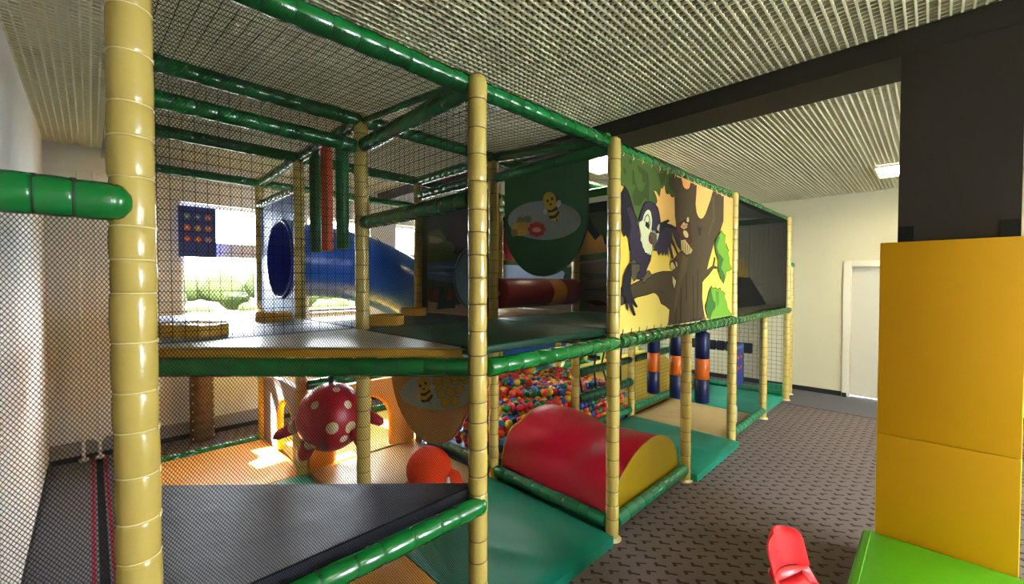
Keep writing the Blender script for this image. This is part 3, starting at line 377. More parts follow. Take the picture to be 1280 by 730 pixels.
ART_BEE_COMB=[((190,205,190),[(2.169,1.052),(2.145,1.094),(2.079,1.146),(1.989,1.181),(1.913,1.202),(1.812,1.222),(1.69,1.243),(1.568,1.259),(1.539,1.248),(1.54,1.134),(1.577,1.108),(1.655,1.077),(1.765,1.046),(1.863,1.025),(1.958,1.013),(2.069,1.009),(2.139,1.023)]),((150,112,40),[(1.672,1.217),(1.704,1.192),(1.746,1.192),(1.754,1.219),(1.721,1.244),(1.68,1.243)]),((214,176,60),[(1.676,1.217),(1.705,1.195),(1.742,1.195),(1.75,1.219),(1.72,1.241),(1.683,1.24)]),((150,112,40),[(1.75,1.168),(1.784,1.141),(1.828,1.141),(1.837,1.168),(1.802,1.195),(1.759,1.194)]),((214,176,60),[(1.755,1.168),(1.785,1.144),(1.824,1.144),(1.832,1.168),(1.801,1.192),(1.762,1.191)]),((150,112,40),[(1.672,1.192),(1.704,1.167),(1.746,1.167),(1.754,1.194),(1.721,1.219),(1.68,1.218)]),((214,176,60),[(1.676,1.192),(1.705,1.17),(1.742,1.17),(1.75,1.194),(1.72,1.216),(1.684,1.215)]),((150,112,40),[(1.602,1.215),(1.633,1.19),(1.673,1.191),(1.681,1.217),(1.649,1.242),(1.61,1.24)]),((214,176,60),[(1.606,1.215),(1.634,1.193),(1.669,1.194),(1.676,1.217),(1.648,1.239),(1.613,1.237)]),((150,112,40),[(1.531,1.235),(1.561,1.211),(1.598,1.212),(1.606,1.237),(1.576,1.261),(1.539,1.259)]),((214,176,60),[(1.535,1.235),(1.562,1.214),(1.595,1.215),(1.602,1.237),(1.575,1.258),(1.542,1.257)]),((150,112,40),[(1.718,1.129),(1.751,1.103),(1.794,1.102),(1.803,1.129),(1.768,1.155),(1.726,1.155)]),((214,176,60),[(1.722,1.129),(1.752,1.106),(1.79,1.105),(1.798,1.129),(1.767,1.152),(1.73,1.152)]),((150,112,40),[(1.641,1.152),(1.673,1.126),(1.714,1.126),(1.722,1.152),(1.689,1.178),(1.649,1.177)]),((214,176,60),[(1.645,1.152),(1.674,1.129),(1.71,1.129),(1.718,1.152),(1.688,1.175),(1.653,1.174)]),((150,112,40),[(1.569,1.179),(1.599,1.154),(1.637,1.154),(1.645,1.18),(1.614,1.204),(1.576,1.203)]),((214,176,60),[(1.573,1.179),(1.599,1.157),(1.634,1.157),(1.641,1.179),(1.613,1.201),(1.579,1.201)]),((150,112,40),[(1.681,1.092),(1.714,1.066),(1.756,1.065),(1.765,1.091),(1.731,1.118),(1.69,1.118)]),((214,176,60),[(1.686,1.092),(1.715,1.069),(1.752,1.068),(1.76,1.091),(1.73,1.115),(1.693,1.115)]),((150,112,40),[(1.603,1.117),(1.633,1.091),(1.673,1.09),(1.681,1.116),(1.649,1.142),(1.61,1.142)]),((214,176,60),[(1.607,1.117),(1.634,1.094),(1.67,1.093),(1.677,1.116),(1.648,1.139),(1.614,1.139)]),((150,112,40),[(1.745,1.196),(1.779,1.17),(1.823,1.171),(1.832,1.198),(1.797,1.224),(1.754,1.223)]),((214,176,60),[(1.75,1.196),(1.78,1.173),(1.819,1.174),(1.827,1.198),(1.796,1.221),(1.757,1.22)]),((150,112,40),[(1.606,1.235),(1.637,1.211),(1.677,1.212),(1.685,1.238),(1.653,1.262),(1.614,1.261)]),((214,176,60),[(1.61,1.236),(1.638,1.214),(1.673,1.215),(1.681,1.238),(1.652,1.259),(1.617,1.258)]),((150,112,40),[(1.54,1.249),(1.569,1.225),(1.607,1.226),(1.615,1.252),(1.584,1.275),(1.547,1.274)]),((214,176,60),[(1.543,1.249),(1.57,1.228),(1.604,1.229),(1.61,1.251),(1.583,1.272),(1.55,1.271)]),((214,184,70),[(1.84,1.122),(1.834,1.107),(1.838,1.091),(1.85,1.076),(1.87,1.064),(1.895,1.056),(1.921,1.055),(1.943,1.06),(1.959,1.071),(1.966,1.086),(1.962,1.103),(1.949,1.118),(1.928,1.131),(1.903,1.138),(1.877,1.138),(1.855,1.133)]),((214,184,70),[(1.85,1.167),(1.852,1.15),(1.864,1.133),(1.882,1.119),(1.906,1.11),(1.932,1.107),(1.955,1.111),(1.972,1.122),(1.98,1.138),(1.978,1.156),(1.966,1.173),(1.946,1.188),(1.921,1.196),(1.896,1.198),(1.874,1.193),(1.858,1.183)]),((230,220,200),[(1.813,1.154),(1.814,1.148),(1.819,1.143),(1.826,1.138),(1.834,1.136),(1.843,1.135),(1.85,1.137),(1.855,1.141),(1.856,1.147),(1.855,1.153),(1.85,1.158),(1.843,1.163),(1.834,1.165),(1.826,1.166),(1.819,1.164),(1.814,1.16)]),((220,215,190),[(1.948,1.079),(1.95,1.073),(1.954,1.068),(1.959,1.064),(1.966,1.062),(1.972,1.062),(1.978,1.063),(1.982,1.067),(1.983,1.072),(1.982,1.077),(1.978,1.082),(1.972,1.086),(1.966,1.088),(1.959,1.089),(1.953,1.087),(1.95,1.083)]),((60,30,20),[(1.946,1.097),(1.904,1.105),(1.857,1.134),(1.853,1.123),(1.899,1.091),(1.941,1.084)]),((60,30,20),[(1.941,1.062),(1.894,1.07),(1.835,1.115),(1.827,1.102),(1.868,1.065),(1.931,1.049)]),((50,26,20),[(1.932,1.139),(1.933,1.136),(1.936,1.133),(1.941,1.13),(1.946,1.128),(1.951,1.128),(1.956,1.129),(1.959,1.131),(1.96,1.134),(1.959,1.138),(1.956,1.141),(1.951,1.144),(1.946,1.145),(1.94,1.145),(1.936,1.144),(1.933,1.142)]),((50,26,20),[(1.886,1.161),(1.887,1.158),(1.889,1.154),(1.893,1.151),(1.897,1.15),(1.902,1.15),(1.905,1.151),(1.908,1.154),(1.909,1.157),(1.908,1.161),(1.905,1.165),(1.901,1.167),(1.897,1.169),(1.893,1.169),(1.889,1.167),(1.887,1.165)]),((50,26,20),[(1.9,1.128),(1.901,1.126),(1.904,1.124),(1.909,1.122),(1.914,1.121),(1.92,1.12),(1.925,1.121),(1.928,1.122),(1.929,1.123),(1.928,1.125),(1.925,1.127),(1.92,1.129),(1.914,1.131),(1.908,1.131),(1.904,1.131),(1.901,1.13)]),((50,26,20),[(1.858,1.067),(1.848,1.069),(1.853,1.052)]),]

# ------------------------------------------------------------------ the room
WX0, WX1, WY0, WY1, H = -.3, 7.9, -3.6, 5.8, 3.0
b = MB(); b.box(WX0 - .2, WX1 + .4, WY0 - .2, WY1 + .4, -.1, 0, CARPET); structure('floor', b)
b = MB(); b.box(WX0 - .2, WX1 + .2, WY0 - .2, WY1 + .2, 3.016, 3.12, SLAB)
P = .0395
k = WY0
while k < WY1:
    b.box(WX0, WX1, k, k + .0095, H, 3.016, LOUV); k += P
k = WX0
while k < WX1:
    b.box(k, k + .009, WY0, WY1, H + .003, 3.016, LOUV); k += P
structure('ceiling', b)
b = MB(); b.box(WX0 - .15, WX0, WY0, WY1, 0, 3.035, WALLW); structure('wall_left', b)
b = MB(); b.box(WX0 - .15, WX1 + .15, WY0 - .15, WY0, 0, .9, WALLM); b.box(WX0 - .15, WX1 + .15, WY0 - .15, WY0, 2.5, 3.035, WALLM)
ADDED_SW = [(2.4, 3.6), (5.0, 5.6)]  # unseen windows behind the camera, added to light the room
xs = [WX0 - .15] + [v for w in ADDED_SW for v in w] + [WX1 + .15]
for i in range(0, len(xs), 2): b.box(xs[i], xs[i + 1], WY0 - .15, WY0, .9, 2.5, WALLM)
structure('wall_front', b)
# right wall with the door opening
DY0, DY1, DH = -.02, .88, 1.95
b = MB(); b.box(WX1, WX1 + .15, DY1, WY1, 0, 3.035, WALLM); b.box(WX1, WX1 + .15, WY0, DY0, 0, 3.035, WALLM); b.box(WX1, WX1 + .15, DY0, DY1, DH, 3.035, WALLM)
structure('wall_right', b)
b = MB(); b.box(WX1 + .09, WX1 + .13, DY0 + .005, DY1 - .005, .015, DH - .005, DOORM); d1 = structure('door_1', b)
b = MB()
b.box(WX1 - .022, WX1 + .09, DY1 - .03, DY1 + .06, 0, DH + .06, CASING); b.box(WX1 - .022, WX1 + .09, DY0 - .06, DY0 + .03, 0, DH + .06, CASING); b.box(WX1 - .022, WX1 + .09, DY0 + .03, DY1 - .03, DH - .03, DH + .06, CASING)
b.build('door_frame', d1, bevel=.004)
b = MB(); b.tube([(WX1 + .088, .06, 1.0), (WX1 + .04, .06, 1.0)], .011, METAL, 10); b.tube([(WX1 + .045, .06, 1.0), (WX1 + .045, .17, 1.0)], .01, METAL, 10); b.box(WX1 + .08, WX1 + .09, .035, .085, .9, 1.08, METAL); b.build('door_handle', d1)
b = MB(); b.box(WX1 - .014, WX1, DY1 + .06, WY1, 0, .07, BASEB); b.box(WX1 - .014, WX1, WY0, DY0 - .06, 0, .07, BASEB); b.box(WX1 - .034, WX1 - .022, DY1 + .0, DY1 + .055, 0, .06, BASEB); structure('baseboard_right', b)
# back wall with its window openings
BW = [(.70, 1.48), (2.02, 2.76), (3.30, 4.04), (4.58, 5.32), (5.86, 6.60)]
Z0, Z1, Z2, Z3 = 1.30, 1.99, 2.15, 2.58
b = MB()
b.box(WX0 - .15, WX1 + .15, WY1, WY1 + .22, -.02, Z0, WALLW); b.box(WX0 - .15, WX1 + .15, WY1, WY1 + .22, Z3, 3.035, WALLW)
xs = [WX0 - .15] + [v for w in BW for v in w] + [WX1 + .15]
for i in range(0, len(xs), 2): b.box(xs[i], xs[i + 1], WY1, WY1 + .22, Z0, Z3, WALLW)
structure('wall_back', b)
for i, (a, c) in enumerate(BW):
    b = MB(); y = WY1 + .10
    fr = .035
    b.box(a, a + fr, y, y + .07, Z0, Z3, WHITE); b.box(c - fr, c, y, y + .07, Z0, Z3, WHITE); b.box(a + fr, c - fr, y, y + .07, Z0, Z0 + fr, WHITE); b.box(a + fr, c - fr, y, y + .07, Z3 - fr, Z3, WHITE); b.box(a + fr, c - fr, y, y + .07, Z1, Z2, WHITE)
    w = structure('window_%d' % (i + 1), b)
    g = MB(); g.box(a + fr, c - fr, y + .03, y + .038, Z0 + fr, Z1, GLASS); g.box(a + fr, c - fr, y + .03, y + .038, Z2, Z3 - fr, GLASS); g.build('window_pane', w)
    g = MB(); g.box(a - .03, c + .03, WY1 - .03, WY1 + .10, Z0 - .03, Z0, WHITE); g.build('window_sill', w, bevel=.004)
for i, (a, c) in enumerate(ADDED_SW):  # the added light windows, numbered on from the back ones
    b = MB(); y = WY0 - .09
    b.box(a, a + .05, y, y + .05, .9, 2.5, WHITE); b.box(c - .05, c, y, y + .05, .9, 2.5, WHITE); b.box(a + .05, c - .05, y, y + .05, .9, .95, WHITE); b.box(a + .05, c - .05, y, y + .05, 2.45, 2.5, WHITE); b.box((a + c) / 2 - .025, (a + c) / 2 + .025, y, y + .05, .95, 2.45, WHITE)
    w = structure('window_%d' % (i + 6), b)
    g = MB(); g.box(a + .05, c - .05, y + .02, y + .028, .95, 2.45, GLASS); g.build('window_pane', w)
b = MB(); b.box(WX0, WX1, WY1 - .09, WY1, 0, .16, GREYST); b.box(WX0, WX1, WY1 - .105, WY1 - .09, 0, .05, BASEB); structure('trim_1', b)
b = MB(); b.box(WX0 + .1, .62, WY1 - .07, WY1, 2.74, 2.93, WHITE); structure('trim_2', b)
b = MB(); b.box(WX0, WX0 + .014, WY0, WY1, 0, .05, BASEB); structure('baseboard_left', b)
# roller blinds on the window-less wall part: pale panels with seams
b = MB()
for x0, x1 in ((-.2, .02), (.04, .2), (.22, .6)): b.box(x0, x1, WY1 - .035, WY1 - .022, .2, 2.74, WALLW)
structure('trim_3', b)
# dark ceiling beam and column
b = MB(); b.box(3.0, 3.37, WY0, WY1, 2.872, 2.999, BEAMM); structure('beam', b)
COLX0, COLX1, COLY0, COLY1 = 3.0, 3.42, -.281, .135
b = MB(); b.box(COLX0, COLX1, COLY0, COLY1, 0, 2.871, DARKWALL)
col = structure('column', b)

# outdoors, seen overexposed through the back windows
b = MB(); b.box(-30, 40, 6.2, 60, -.6, -.5, mat('lawn', (84, 84, 78), .9)); o = tag(b.build('lawn'), kind='structure')
hm = mat('hedge_leaf', (64, 72, 38), .9, .1, vary=(6, .5)); b = MB()
for i in range(260):
    b.ellipsoid((-16 + i * .15 + rnd.uniform(-.3, .3), 17 + rnd.uniform(-1.5, 1.5), rnd.uniform(-.2, 1.7)), (rnd.uniform(.3, .7), .5, rnd.uniform(.3, .6)), hm, 8, 6)
for i in range(220):
    b.ellipsoid((-12 + i * .14, 15.4 + rnd.uniform(-.4, .4), rnd.uniform(-.5, .9)), (rnd.uniform(.2, .4), .3, rnd.uniform(.2, .35)), hm, 8, 6)
tag(b.build('hedge'), 'overexposed yellow-green hedge outside the back windows', 'hedge', kind='stuff')

# ceiling lights
def ceiling_light(x, y, label):
    e = empty('ceiling_light', label, 'ceiling light', 'square louvred ceiling lights', (x, y, 2.97))
    b = MB(); s = .31
    b.box(x - s, x + s, y - s, y + s, 2.992, 2.999, LAMP); rel(e, tag(b.build('diffuser'), 'glowing white diffuser'))
    b = MB(); t = .012
    b.box(x - s - t, x - s, y - s - t, y + s + t, 2.972, 2.999, WHITE); b.box(x + s, x + s + t, y - s - t, y + s + t, 2.972, 2.999, WHITE); b.box(x - s, x + s, y - s - t, y - s, 2.972, 2.999, WHITE); b.box(x - s, x + s, y + s, y + s + t, 2.972, 2.999, WHITE)
    for q in range(1, 8):
        b.box(x - s, x + s, y - s + q * .0775 - .001, y - s + q * .0775 + .001, 2.978, 2.99, WHITE)
    rel(e, b.build('frame'))
ceiling_light(6.57, .17, 'square glowing ceiling light beside the dark column, above the door side')
ceiling_light(3.97, 2.52, 'square glowing ceiling light above the play frame, behind the jungle panel post')
for x, y, l in ((1.4, -1.9, 'added unseen square ceiling light nearest the left wall, behind the camera'), (4.3, -1.9, 'added unseen square ceiling light behind the camera in the middle of the room'), (6.6, -2.4, 'added unseen square ceiling light behind the column near the right wall'), (4.9, .35, 'square ceiling light between the column and the jungle panel')):
    if y < 0: ceiling_light(x, y, l)  # unseen lamps behind the camera, added as extra room light

# ------------------------------------------------------------------ play frame: posts, rails and decks
frame = empty('indoor_playground', 'two-storey indoor play frame of tan padded posts and green padded rails', 'play structure')
def part(name, mb, bevel=0, label=None):
    o = mb.build(name, frame, bevel=bevel)
    if label: o['label'] = label
    return o
def post(x, y, z1, n=12, knobs=False, tie=TANDARK, z0=.02):
    mb = MB()
    sleeve(mb, (x, y, z0), (x, y, z1), .047 if x < .1 else .0435, TAN, tie, n=n, knobs=knobs, dome1=True, seed=int(x * 7 + y * 3))
    o = part('post', mb)
    f = MB(); cs = []
    for q, z in ((.06, 0), (.06, .005), (.03, .009), (.028, .02)): cs.append([(x + q * math.cos(2 * PI * k / 16), y + q * math.sin(2 * PI * k / 16), z) for k in range(16)])
    f.rings(cs, METAL if y > 2 else TANTIE); f.build('foot_plate', o)
    return o
for i, x in enumerate(XS):
    short = i in (3, 5)
    o = post(x, YS[0], 1.31 if short else RZ + .005, n=28 if i < 2 else 16, knobs=(4.2 if i < 3 else False), tie=TANTIE if i == 0 else TANDARK)
for j in (1, 2, 3):
    for i, x in enumerate(XS):
        if j >= 2 and i == 0: continue
        post(x if i else .108, YS[j], 2.76 if i < 4 else 2.6)
post(7.46, 1.52, 1.93)

_rn = 0
def rail(p0, p1, r=.0435, knobs=False, d0=False, d1=False, n=12, mt=None, tie=None, name='rail', pitch=.107, tie_w=.0022):
    global _rn
    _rn += 1; mb = MB()
    sleeve(mb, p0, p1, r, mt or GREEN, tie or GREENTIE, n=n, knobs=knobs, dome0=d0, dome1=d1, tie_r=.925, seed=_rn, pitch=pitch, tie_w=tie_w)
    return part(name, mb)
g = .043
# front face
rail((XS[0] - .9 if False else XS[0], YS[0] + .048, RZ), (XS[1], YS[0] + .048, RZ), n=24)
for i in range(1, 6): rail((XS[i], YS[0] + .048, RZ), (XS[i + 1] , YS[0] + .048, RZ + .012), n=16)
rail((WX0 + .01, YS[0] - .03, 1.895), (XS[0] - .035, YS[0] - .03, 1.895), .0465, knobs=3.9, d1=True, n=24, tie=GREENTIE, pitch=.072, tie_w=.0045)
rail((XS[0] + g, YS[0] - .02, .675), (XS[1] - .01, YS[0] - .02, .675), knobs=4.0, d1=True, n=20)
rail((XS[1] + g, YS[0] - .02, DZ), (XS[2] - .01, YS[0] - .02, DZ), d1=True, n=20)
rail((XS[2] + g, YS[0] - .02, DZ), (XS[3] + .55, YS[0] - .02, DZ), n=16)
rail((XS[3] + .55, YS[0] - .02, DZ), (XS[4] - g + .03, YS[0] - .02, DZ), d1=True, n=16)
rail((XS[4] + g, YS[0] - .02, DZ), (XS[6] - .01, YS[0] - .02, DZ), d1=True, n=12)
rail((XS[2] + g, YS[0], .10), (XS[3] - .01, YS[0], .10), d1=True, n=16, mt=TEALRAIL)
rail((XS[4] + g, YS[0], .10), (XS[5] - .01, YS[0], .10), d1=True, mt=TEALRAIL)
# diagonal deck edge
rail((XS[1] - .03, YS[0] + .03, 1.305), (XS[0] + .08, YS[1] - .08, 1.305), n=18)
# along the rows
for i in range(6): rail((XS[i] + (.07 if i == 0 else 0), YS[1], UZ), (XS[i + 1], YS[1], UZ))
rail((XS[0] + g + .04, YS[1], 2.57), (XS[1] - g, YS[1], 2.57))
for i in (0, 1, 2, 3): rail((XS[i] + (.07 if i == 0 else 0), YS[2], UZ), (XS[i + 1], YS[2], UZ))
for i in (0, 1, 2, 3): rail((XS[i] + (.07 if i == 0 else 0), YS[3], UZ - .02), (XS[i + 1], YS[3], UZ - .02))
rail((XS[0] + g, YS[3], .06), (XS[1] - g, YS[3], .06), mt=GREEN)
for i in range(2, 6): rail((XS[i] + g, YS[1], .12), (XS[i + 1] - g, YS[1], .12), mt=TEALRAIL)
for i in range(1, 6): rail((XS[i] + g, YS[3], .10), (XS[i + 1] - g, YS[3], .10), mt=TEALRAIL)
DARKRAIL = mat('dark_green_vinyl', (12, 62, 40), .35, bump=(14, .2))
rail((XS[3] + g, YS[1] - .01, .465), (XS[4] - g, YS[1] - .01, .465), .05, mt=DARKRAIL)
rail((XS[3] + g, YS[1], .74), (XS[4] - g, YS[1], .74), mt=DARKRAIL); rail((XS[4] + g, YS[1], .74), (XS[5] - g, YS[1], .74), mt=DARKRAIL)
rail((XS[1] + g, YS[2], .81), (XS[2] - g, YS[2], .81))
for i in range(0, 6): rail((XS[i] + g + (.04 if i == 0 else 0), YS[1], DZ), (XS[i + 1] - g, YS[1], DZ))
for i in range(0, 4): rail((XS[i] + g + (.04 if i == 0 else 0), YS[2], DZ), (XS[i + 1] - g, YS[2], DZ))
# across the rows
def cross(i, j, z0, z1=None, r=.0435, mt=None, a=g):
    return rail((XS[i], YS[j] + a, z0), (XS[i], YS[j + 1] - g, z1 if z1 is not None else z0), r, mt=mt, n=14 if i < 3 and j == 0 else 10)
cross(1, 0, 2.59, 2.575); cross(1, 0, 2.63, 2.73, .02); cross(1, 1, UZ); cross(1, 2, UZ, UZ - .02); cross(1, 2, 2.49)
cross(1, 0, 2.08)
cross(2, 0, 2.575, 2.57); cross(2, 0, 2.635, UZ, .042); cross(2, 1, UZ); cross(2, 1, 2.59)
cross(3, 0, 2.59); cross(3, 1, 2.59); cross(4, 0, 2.59); cross(6, 0, 2.6); cross(6, 1, 2.57); cross(6, 2, 2.57)
cross(2, 0, .10, mt=TEALRAIL); cross(2, 1, .12, mt=TEALRAIL); cross(6, 0, DZ)
for j in range(3): cross(6, j, .09, mt=TEALRAIL)
cross(2, 0, DZ); cross(2, 1, DZ); cross(1, 1, DZ)
rail((7.465, 1.50, 1.95), (7.465, 1.60, 1.95), d0=True, mt=TEALRAIL); rail((7.46, 1.56, .09), (7.46, 1.8, .09), mt=TEALRAIL)
# lacing that ties the jungle panel to its deck rail
for q in range(20):
    x = XS[2] + .1 + q * .112
    mb = MB(); pts = []
    for k2 in range(11):
        a = -.3 * PI + k2 * .16 * PI
        pts.append((x + .001 * k2, YS[0] - .02 - .048 * math.cos(a), DZ + .048 * math.sin(a)))
    pts.append((x + .01, YS[0] - .01, DZ + .078))
    mb.tube(pts, .0022, BLACK, 5); part('lacing', mb)

# decks
def slab(name, poly, z0, z1, mt, lab=None, bev=.008, edge=None):
    mb = MB(); fn = lambda u, v, d: (u, v, d)
    n = len(poly); tr = geometry.tessellate_polygon([[Vector((u, v, 0)) for u, v in poly]])
    mb.prism(poly, fn, z0, z1, mt)
    o = part(name, mb, bevel=bev)
    return o
e_ = .045
slab('deck_board', [(XS[1] - .03, YS[0] + .07), (XS[1] - .03, YS[1] - .0), (XS[0] + .07, YS[1])], 1.345, 1.385, DECKYELLOW)['label'] = 'mustard-edged triangular deck corner'
slab('deck_board', [(XS[1] - .035, YS[0] + .085), (XS[1] - .035, YS[1] - .0), (XS[0] + .085, YS[1])], 1.3855, 1.392, WOOD)['label'] = 'pale top board of the triangular corner'
deck = {(1, 0): DECKGREEN, (2, 0): DECKGREEN, (3, 0): DECKGREEN, (0, 1): SLATE, (1, 1): SLATE, (2, 1): BEIGEMAT, (3, 1): BEIGEMAT, (4, 0): BEIGEMAT, (5, 0): BEIGEMAT, (4, 1): SLATE, (5, 1): SLATE, (0, 2): WOOD}
GLAREBLUE = mat('deck_glare_blue_grey', (176, 182, 204), .45, .5)  # window glare on the deck put into its base colour
deck[(0, 1)] = GLAREBLUE; deck[(0, 2)] = GLAREBLUE
nm = {DECKGREEN: 'dark green padded deck', SLATE: 'dark slate deck', BEIGEMAT: 'beige deck', GLAREBLUE: 'deck coloured pale blue-grey for window glare'}
for (i, j), mt in deck.items():
    x0, x1, y0, y1 = XS[i] + .006, XS[i + 1] - .006, YS[j] + (.05 if j == 0 else .006), YS[j + 1] - .006
    mb = MB(); mb.box(x0, x1, y0, y1, 1.345, 1.39, mt)
    part('deck', mb, bevel=.012, label=nm.get(mt))

# ------------------------------------------------------------------ nets
def net_square(name, fn, u0, u1, v0, v1, label, pitch=.05, w=.0028, group='square mesh safety nets', sag=None):
    mb = MB()
    def bar(a, b_):
        A, B = fn(*a), fn(*b_)
        mb.tube([A, B], w / 2, BLACK, 4, cap=False)
    u = u0
    while u <= u1 + 1e-6:
        bar((u, v0), (u, v1)); u += pitch
    v = v0
    while v <= v1 + 1e-6:
        bar((u0, v), (u1, v)); v += pitch
    return tag(mb.build(name), label, 'safety net', group)
def net_fine(fn, u0, u1, v0, v1, label, cw=.0087, ch=.0132, w=.0014, th=.35):
    """diamond mesh of two diagonal thread families, cut into short pieces"""
    mb = MB(); vs = []; fs = []
    for sgn in (1, -1):
        sl = ch / cw * sgn                       # dv/du
        L0 = (v0 - sl * (u1 if sgn > 0 else u0)); L1 = (v1 - sl * (u0 if sgn > 0 else u1))
        c = L0
        step = ch
        while c < L1:
            # clip v = c + sl*u
            ua, ub = sorted(((v0 - c) / sl, (v1 - c) / sl)); ua, ub = max(ua, u0), min(ub, u1)
            if ub - ua > .001:
                n = max(1, int((ub - ua) / .12) + 1)
                for k in range(n):
                    a = ua + (ub - ua) * k / n; b_ = ua + (ub - ua) * (k + 1) / n
                    A, B = Vector(fn(a, c + sl * a, 0)), Vector(fn(b_, c + sl * b_, 0)); N = Vector(fn(a, c + sl * a, 1)) - A
                    t = (B - A).normalized(); s_ = t.cross(N).normalized() * w / 2; h = N.normalized() * w * th
                    q = len(vs)
                    vs += [A - s_ - h, A + s_ - h, A + h, B - s_ - h, B + s_ - h, B + h]
                    fs += [(q, q + 1, q + 4, q + 3), (q + 1, q + 2, q + 5, q + 4), (q + 2, q, q + 3, q + 5)]
            c += step
    mb.add(vs, fs, BLACKNET)
    return tag(mb.build('safety_net'), label, 'safety net', 'fine diamond mesh safety nets')
FY = lambda y: (lambda u, v, d=0: (u, y - d * .001, v))
FX = lambda x: (lambda u, v, d=0: (x, u, v))
net_fine(FY(YS[0] + .0), XS[0] + .03, XS[1] - .02, .03, 2.58, 'fine black diamond net stretched over the whole front bay above the black mat')
net_fine(FY(YS[0] - .012), WX0 + .01, XS[0] - .03, .0, 1.86, 'fine black diamond net under the green rail at the left wall')
net_fine(FY(YS[0] + .0), XS[1] + .03, XS[2] - .03, 1.34, 2.58, 'fine black diamond net across the upper bay in front of the green bee flap', w=.0011, th=.3)
net_fine(FY(YS[0] + .0), XS[4] + .03, XS[6] - .03, 1.34, 2.58, 'fine black diamond net across the upper bay right of the jungle panel', w=.00155, th=.4)
net_fine(FY(YS[0] + .0), XS[4] + .03, XS[5] - .03, .14, 1.26, 'fine black diamond net across the lower bay right of the jungle panel', w=.0009, th=.3)
sq = lambda f, *a, **k: net_square('safety_net', f, *a, **k)
sq(lambda u, v: (u, YS[1], v), XS[0], XS[1], 1.4, 2.72, 'black square net standing behind the triangular deck corner')
sq(lambda u, v: (XS[1], u, v), YS[0] + .03, YS[1], 2.1, 2.58, 'small black square net between the roof rail and the mid rail above the deck')
for i in range(6):
    roofs = ('above the triangular deck corner', 'above the green bee flap', 'above the jungle panel at its parrot end', 'above the jungle panel at its far end', 'above the yellow-topped wedge', 'at the right end of the frame')
    sq(lambda u, v: (u, v, 2.615 + (UZ - 2.615) * (v - YS[0]) / 1.16), XS[i], XS[i + 1], YS[0] + .04, YS[1], 'black square roof net, front bay ' + roofs[i])
for i in range(4):
    rf = ('behind the triangular deck corner', 'over the green and orange hanging rolls', 'over the striped roller', 'over the river mural far side')
    sq(lambda u, v: (u, v, UZ), XS[i], XS[i + 1], YS[1], YS[3], 'black square roof net, back bays ' + rf[i])
sq(lambda u, v: (XS[6], u, v), YS[0], YS[3], .12, 2.58, 'black square net closing the right end of the frame before the cream wall', pitch=.062, w=.004)
sq(lambda u, v: (u, YS[1], v), XS[4], XS[5], .14, 1.28, 'black square net in front of the yellow floor beyond the navy and orange rolls')
sq(lambda u, v: (u, YS[2], v), XS[2], XS[4], .14, 1.28, 'black square net behind the ball pit')
sq(lambda u, v: (u, YS[3], v), XS[2], XS[6], .14, 1.28, 'black square net along the back row near the windows', pitch=.06)
sq(lambda u, v: (u, YS[1], v), XS[3], XS[4], .14, .45, 'low black square net holding the balls under the green bolster')
sq(lambda u, v: (u, YS[1], v), XS[4], XS[6], 1.4, 2.7, 'dark square net behind the yellow-topped wedge', w=.004)
sq(lambda u, v: (XS[1], u, v), YS[1] + .9, YS[2], 1.4, 2.7, 'narrow black square net beside the blue slide panel')

# ------------------------------------------------------------------ printed panels
def art_layers(mb, art, fn, d0=.0003, step=.00012, outline=None):
    d = d0
    for c_, poly in art:
        mb.flat(poly, fn, d, artmat(c_)); d += step
        if outline and c_ not in outline:
            n = len(poly)
            for k in range(n):
                (a0, b0), (a1, b1) = poly[k], poly[(k + 1) % n]; l = math.hypot(a1 - a0, b1 - b0)
                if l < 1e-4: continue
                if min(b0, b1) < 1.356 or max(b0, b1) > 2.55 or max(a0, a1) < 2.47: continue
                nx, ny = -(b1 - b0) / l * .0026, (a1 - a0) / l * .0026
                mb.add([fn(a0 - nx, b0 - ny, d), fn(a1 - nx, b1 - ny, d), fn(a1 + nx, b1 + ny, d), fn(a0 + nx, b0 + ny, d)], [(0, 1, 2, 3)], artmat((24, 22, 18)))
            d += step
    return d
# jungle panel on the front
fnF = lambda u, v, d: (u, YS[0] - .004 - d, v)
mb = MB(); mb.box(XS[2] + .04, XS[4] - .035, YS[0] - .004, YS[0] + .006, 1.352, 2.557, SKYP)
pan = mb.build('mural_panel'); tag(pan, 'printed jungle panel with a black and white bird beside a big brown tree', 'printed panel')
mb = MB(); 
clampX = lambda p: [(min(max(u, XS[2] + .041), XS[4] - .036), min(max(v, 1.353), 2.556)) for u, v in p]
for a_ in range(len(ART_FRONT)): ART_FRONT[a_] = (ART_FRONT[a_][0], clampX([(u, 2.57 if v > 2.525 and a_ in (0, 7) else v) for u, v in ART_FRONT[a_][1]]))
art_layers(mb, ART_FRONT, fnF, outline=((58, 72, 32), (56, 47, 32), (90, 78, 50), (84, 132, 44), (62, 104, 48), (120, 120, 84), (28, 26, 26)))
mb.build('printed_picture', pan)
mb = MB()
for q in range(17):
    x = XS[2] + .1 + q * .132
    mb.tube([(x, YS[0] - .006, 2.535), (x + .004, YS[0] - .012, 2.55), (x + .004, YS[0] + .0, 2.575)], .003, CREAM, 5)
mb.build('eyelet', pan)['kind'] = 'stuff'
